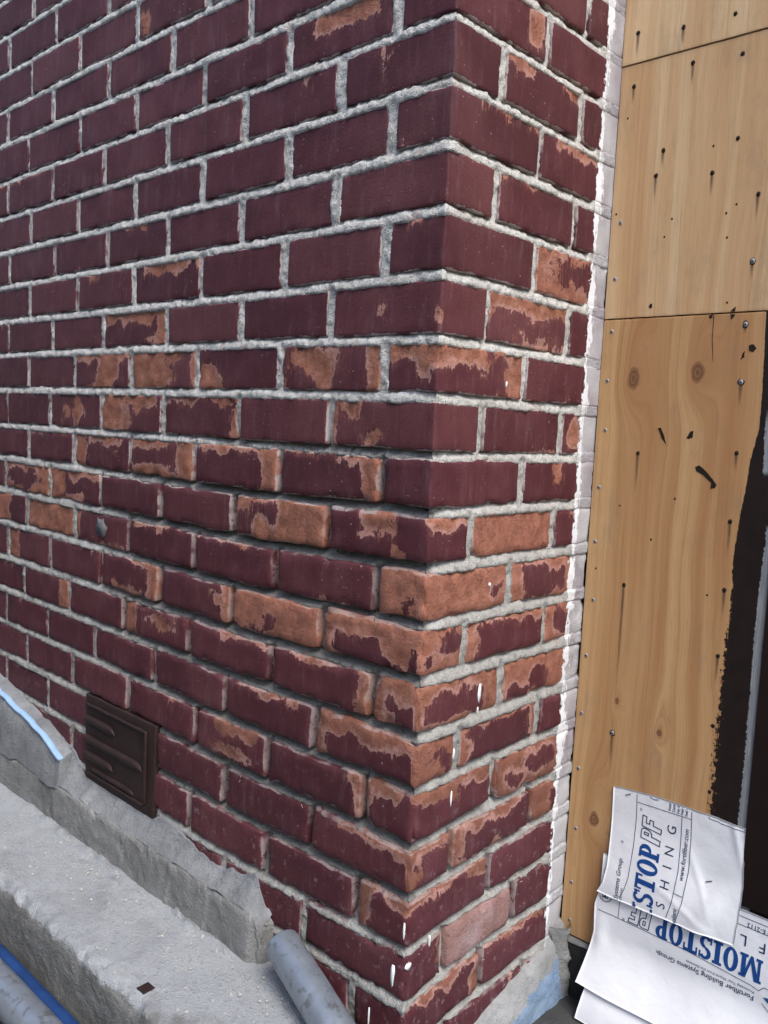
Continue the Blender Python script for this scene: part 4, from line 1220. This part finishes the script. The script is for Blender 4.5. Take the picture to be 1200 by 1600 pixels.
# raised mortar wedge at the far left with a light blue painted top edge
def wedge():
    xs = np.linspace(-1.95, -.972, 110)
    root = empty('mortar_upstand', (-1.3, -.03, -1.33))
    tag(root, 'lumpy mortar upstand with a light blue painted top edge at far left', 'mortar')
    V = []
    for x in xs:
        zt = np.interp(x, [-1.95, -1.266, -.961], [-1.075, -1.204, -1.261])
        for (y, z) in ((.004, zt + .012), (-.012, zt + .008), (-.024, zt + .001), (-.031, zt - .004), (-.035, zt - .022), (-.037, zt - .045), (-.0385, -1.338)):
            V.append((x, y, z))
    V = np.array(V); n = fbm(V, 45, 71, 3) - .5; n_ = fbm(V, 18, 73, 3) - .5
    V += np.stack([n * .004, n * .012 + n_ * .010, n * .010 + n_ * .012], 1)
    V[:, 2] -= .018 * sstep(-1.08, -.972, V[:, 0]) * sstep(-1.335, -1.29, V[:, 2])
    child(mesh_obj('mortar', V, grid_faces(len(xs), 7), M['fillet'], None, (-1.3, -.03, -1.33), {'blue': np.full(len(V), -2.0)}), root)
    E = V[-7:] ; ev2 = np.concatenate([E, E + np.array([.004, .02, -.02])]); ev2[7:, 2] = np.minimum(ev2[7:, 2], ev2[:7, 2])
    cap = np.concatenate([E, np.array([[E[0][0] + .001, .004, -1.33]])])
    child(mesh_obj('mortar_end', cap, [[0, 1, 2, 7], [2, 3, 4, 7], [4, 5, 6, 7]], M['fillet'], None, (-1.0, -.03, -1.33), {'blue': np.full(len(cap), -2.0)}), root)
    S = []
    for x in np.linspace(-1.95, -.974, 90):
        zt = np.interp(x, [-1.95, -1.266, -.961], [-1.075, -1.204, -1.261])
        n = vnoise(np.array([[x, 0, 0]]), 50, 3)[0] - .5
        for a in np.linspace(0, 2 * math.pi, 9)[:-1]:
            S.append((x, -.026 + .010 * math.cos(a) + n * .002, zt - .002 + .0055 * math.sin(a) - .002 * math.cos(a) + n * .002))
    S = np.array(S); m = len(S) // 8
    S[:, 2] -= .016 * sstep(-1.08, -.974, S[:, 0])
    F = [[i * 8 + j, i * 8 + (j + 1) % 8, (i + 1) * 8 + (j + 1) % 8, (i + 1) * 8 + j] for i in range(m - 1) for j in range(8)]
    F.append([(m - 1) * 8 + j for j in range(8)])
    child(mesh_obj('painted_edge', S, F, M['sky_paint'], None, (-1.3, -.04, -1.2)), root)
wedge()

# iron vent in the wall
vent = empty('wall_vent', (-.78, 0, -1.307))
tag(vent, 'dark rusty iron vent plate with raised louvres set low in the wall', 'vent')
def vpart(name, x0, x1, y0, y1, z0, z1, r, mat='vent'):
    W, F, V = round_box(ticks(x0, x1, r, .02), ticks(y0, y1, r, .02), ticks(z0, z1, r, .02), lambda P: np.full(len(P), r))
    W[:, 1] += (vnoise(W, 60, 4) - .5) * .0016; W[:, 2] += (vnoise(W, 40, 8) - .5) * .002
    return child(mesh_obj(name, W, F, M[mat], None, ((x0 + x1) / 2, y0, z0)), vent)
vpart('plate', -.917, -.650, -.0032, .03, -1.306, -1.119, .003)
vpart('rim', -.913, -.676, -.0058, -.0022, -1.143, -1.136, .003); vpart('rim', -.683, -.675, -.0058, -.0022, -1.285, -1.137, .003); vpart('rim', -.900, -.684, -.0054, -.0022, -1.291, -1.284, .003)
def louvre(x0, x1, z, d=.016, hgt=.018):
    """half-round hood, open below, with a tapered right end"""
    xs = np.concatenate([np.linspace(x0, x1 - .03, 8), np.linspace(x1 - .03, x1, 7)[1:]])
    V = []; n = 7
    for x in xs:
        t = 1 if x <= x1 - .03 else math.sqrt(max(0.0, 1 - ((x - (x1 - .03)) / .03) ** 2))
        for i in range(n):
            a = math.pi * .5 * i / (n - 1)
            V.append((x, -.0027 - d * math.sin(a) * t, z - hgt * .5 + hgt * math.cos(a) * t * .5 + hgt * .5 * t))
        V.append((x, -.0027 - d * t * .55, z - hgt * .45)); V.append((x, -.0022, z - hgt * .4))
    m = n + 2
    child(mesh_obj('louvre', np.array(V), grid_faces(len(xs), m), M['vent'], None, (x0, -.01, z)), vent)
louvre(-.910, -.795, -1.172, .009); louvre(-.910, -.690, -1.215, .009); louvre(-.910, -.800, -1.250, .009); louvre(-.880, -.72, -1.276, .006, .012)

# tubes
def tube(name, A, B, r, mat, label, cat='pipe', open_end=True, wall_t=.003):
    A = Vector(A); B = Vector(B); d = (B - A).normalized()
    u = d.cross(Vector((0, 0, 1))).normalized(); w = u.cross(d)
    n = 28; L = (B - A).length; rings = np.linspace(0, 1, max(3, int(L / .03)))
    root = empty(name, A - Vector((0, 0, r)))
    tag(root, label, cat)
    V = []; F = []
    prof = [(t, r) for t in rings]
    prof = [(.0 + .03 / L, r - wall_t), (0.0, r - wall_t), (0.0, r - .0008), (.0015 / L, r)] + prof[1:]
    for t, rr in prof:
        for i in range(n):
            a = 2 * math.pi * i / n
            V.append(tuple(A + d * (L * t) + u * (rr * math.cos(a)) + w * (rr * math.sin(a))))
    V = np.array(V); V += (np.stack([vnoise(V, 30, 5), vnoise(V + 3, 30, 6), vnoise(V + 7, 30, 7)], 1) - .5) * .0012
    for i in range(len(prof) - 1):
        for j in range(n): F.append([i * n + j, i * n + (j + 1) % n, (i + 1) * n + (j + 1) % n, (i + 1) * n + j])
    child(mesh_obj('tube_wall', V, F, mat, None, tuple(A)), root)
    cap = [tuple(A + d * .028 + u * ((r - wall_t) * math.cos(2 * math.pi * i / n)) + w * ((r - wall_t) * math.sin(2 * math.pi * i / n))) for i in range(n)]
    child(mesh_obj('bore', np.array(cap), [list(range(n))], M['bore'], None, tuple(A)), root)  # near-black disc closing the bore just inside the tube end
    return root
tube('pipe', (-.231, -.0310, -1.352), (.149, -.1185, -1.442), .0285, M['tube'], 'short grey metal pipe lying across the ledge with its end against the bricks')
tube('pipe', (-1.9, -.309, -1.490), (.6, -.309, -1.490), .029, M['tube'], 'long grey metal pipe on the ground in the bottom left corner')
tube('pipe', (-1.92, -.2665, -1.4985), (.5, -.2665, -1.4985), .0135, M['blue_tube'], 'thin blue pipe between the ledge and the grey pipe')

# dark socket in the ledge edge
sk_root = box_thing('socket', (-.370, -.349, -.2050, -.1840, -1.435, -1.4132), M['vent'], 'small dark square socket in the front edge of the ledge', 'socket', .001)

# mortar crumbs and grit lying on the ledge
def crumbs():
    q = random.Random(21); V = []; F = []
    for i in range(420):
        x = q.uniform(-1.05, -.18); y = -.045 - abs(q.gauss(0, .055)) if q.random() < .75 else q.uniform(-.21, -.05)
        if y < -.215 or x > -.21 - y * 3.3: continue
        r = q.choice([.0011, .0014, .0018, .0022, .0030, .0042 if q.random() < .4 else .0015])
        b = len(V); rot = q.uniform(0, 6)
        pts = [(0, 0, 1)] + [(math.cos(rot + t * 1.2566) * q.uniform(.7, 1.2), math.sin(rot + t * 1.2566) * q.uniform(.7, 1.2), q.uniform(-.1, .35)) for t in range(5)] + [(0, 0, -1)]
        for a in pts: V.append((x + a[0] * r, y + a[1] * r, -1.4155 + a[2] * r * .8 + r * .3))
        for t in range(5): F += [[b, b + 1 + t, b + 1 + (t + 1) % 5], [b + 6, b + 1 + (t + 1) % 5, b + 1 + t]]
    o = mesh_obj('mortar_crumbs', np.array(V), F, M['crumb'], None, (-.6, -.12, -1.415), smooth=False)
    tag(o, 'pale mortar crumbs and grit scattered over the ledge', 'mortar crumbs', None, 'stuff')
crumbs()

# foot of the return: mortar fillet with blue painted concrete below
def return_foot():
    ys = np.linspace(.02, .432, 80); N = 34
    V = []; Bl = []
    for y in ys:
        zt = np.interp(y, [0, .177, .228, .379, .417, .44], [-1.530, -1.469, -1.452, -1.425, -1.398, -1.39])
        for t in np.linspace(0, 1, N):
            z = zt + (-1.62 - zt) * t
            x = .004 + .020 * (1 - math.exp(-t * 6.0)) + .008 * t
            V.append((x, y, z))
            Bl.append(min((zt - .035 - .012 * (y < .3)) - z, (.404 - y) * 1.4) * 60 if y < .41 else -2)
    V = np.array(V); n = fbm(V, 40, 61, 4) - .5; n2 = vnoise(V, 170, 3) - .5
    V[:, 0] += n * .009 + n2 * .003; V[:, 2] += n * .008
    V[::N, 0] = -.004
    o = mesh_obj('concrete_foot', V, grid_faces(len(ys), N, True), M['base'], None, (.02, .25, -1.53), {'blue': np.clip(np.array(Bl), -2, 2)})
    tag(o, 'lumpy concrete foot of the return with a light blue painted patch', 'concrete')
return_foot()
def corner_lumps():
    Zs = np.linspace(-1.60, -1.392, 60); N = 10; V = []
    for z in Zs:
        for t in np.linspace(0, 1, N):
            V.append((.004 + .024 * math.sin(math.pi * t) ** .7, .392 + .045 * t, z))
    V = np.array(V); n = fbm(V, 60, 91, 4) - .5
    V[:, 0] += n * .022; V[:, 1] += n * .012
    o = mesh_obj('mortar_lump', V, grid_faces(len(Zs), N, True), M['curb'], None, (.01, .41, -1.6))
    tag(o, 'crumbly grey mortar filling the gap between the return and the black sill', 'mortar')
corner_lumps()

# ground
gv = np.array([(-300, -300, -1.522), (300, -300, -1.522), (300, 300, -1.522), (-300, 300, -1.522)])
tag(mesh_obj('ground', gv, [[0, 1, 2, 3]], M['ground'], None, (0, 0, -1.522), smooth=False), kind='structure')

# dark backing added to block sky in the seams; unseen wall added for shade
box_thing('opening_backing', (-.06, 1.25, .4435, .50, -1.56, .9), M['dark_board'], None, None, .002)
bpy.data.objects['opening_backing']['kind'] = 'structure'
nw = empty('shade_wall', (-1.2, -2.25, -1.522))
tag(nw, 'plain dark wall added out of view to shade the lower brickwork', 'shade wall')
for nm, dims, r in (('wall_face', (-4.5, .6, -2.35, -2.15, -1.53, .45), .004), ('coping', (-4.53, .63, -2.39, -2.11, .4505, .52), .012)):
    x0, x1, y0, y1, z0, z1 = dims
    W, F, V = round_box(ticks(x0, x1, r, .3), ticks(y0, y1, r, .1), ticks(z0, z1, r, .2), lambda P: np.full(len(P), r))
    child(mesh_obj(nm, W, F, M['curb'], None, (-1.2, -2.25, z0)), nw)
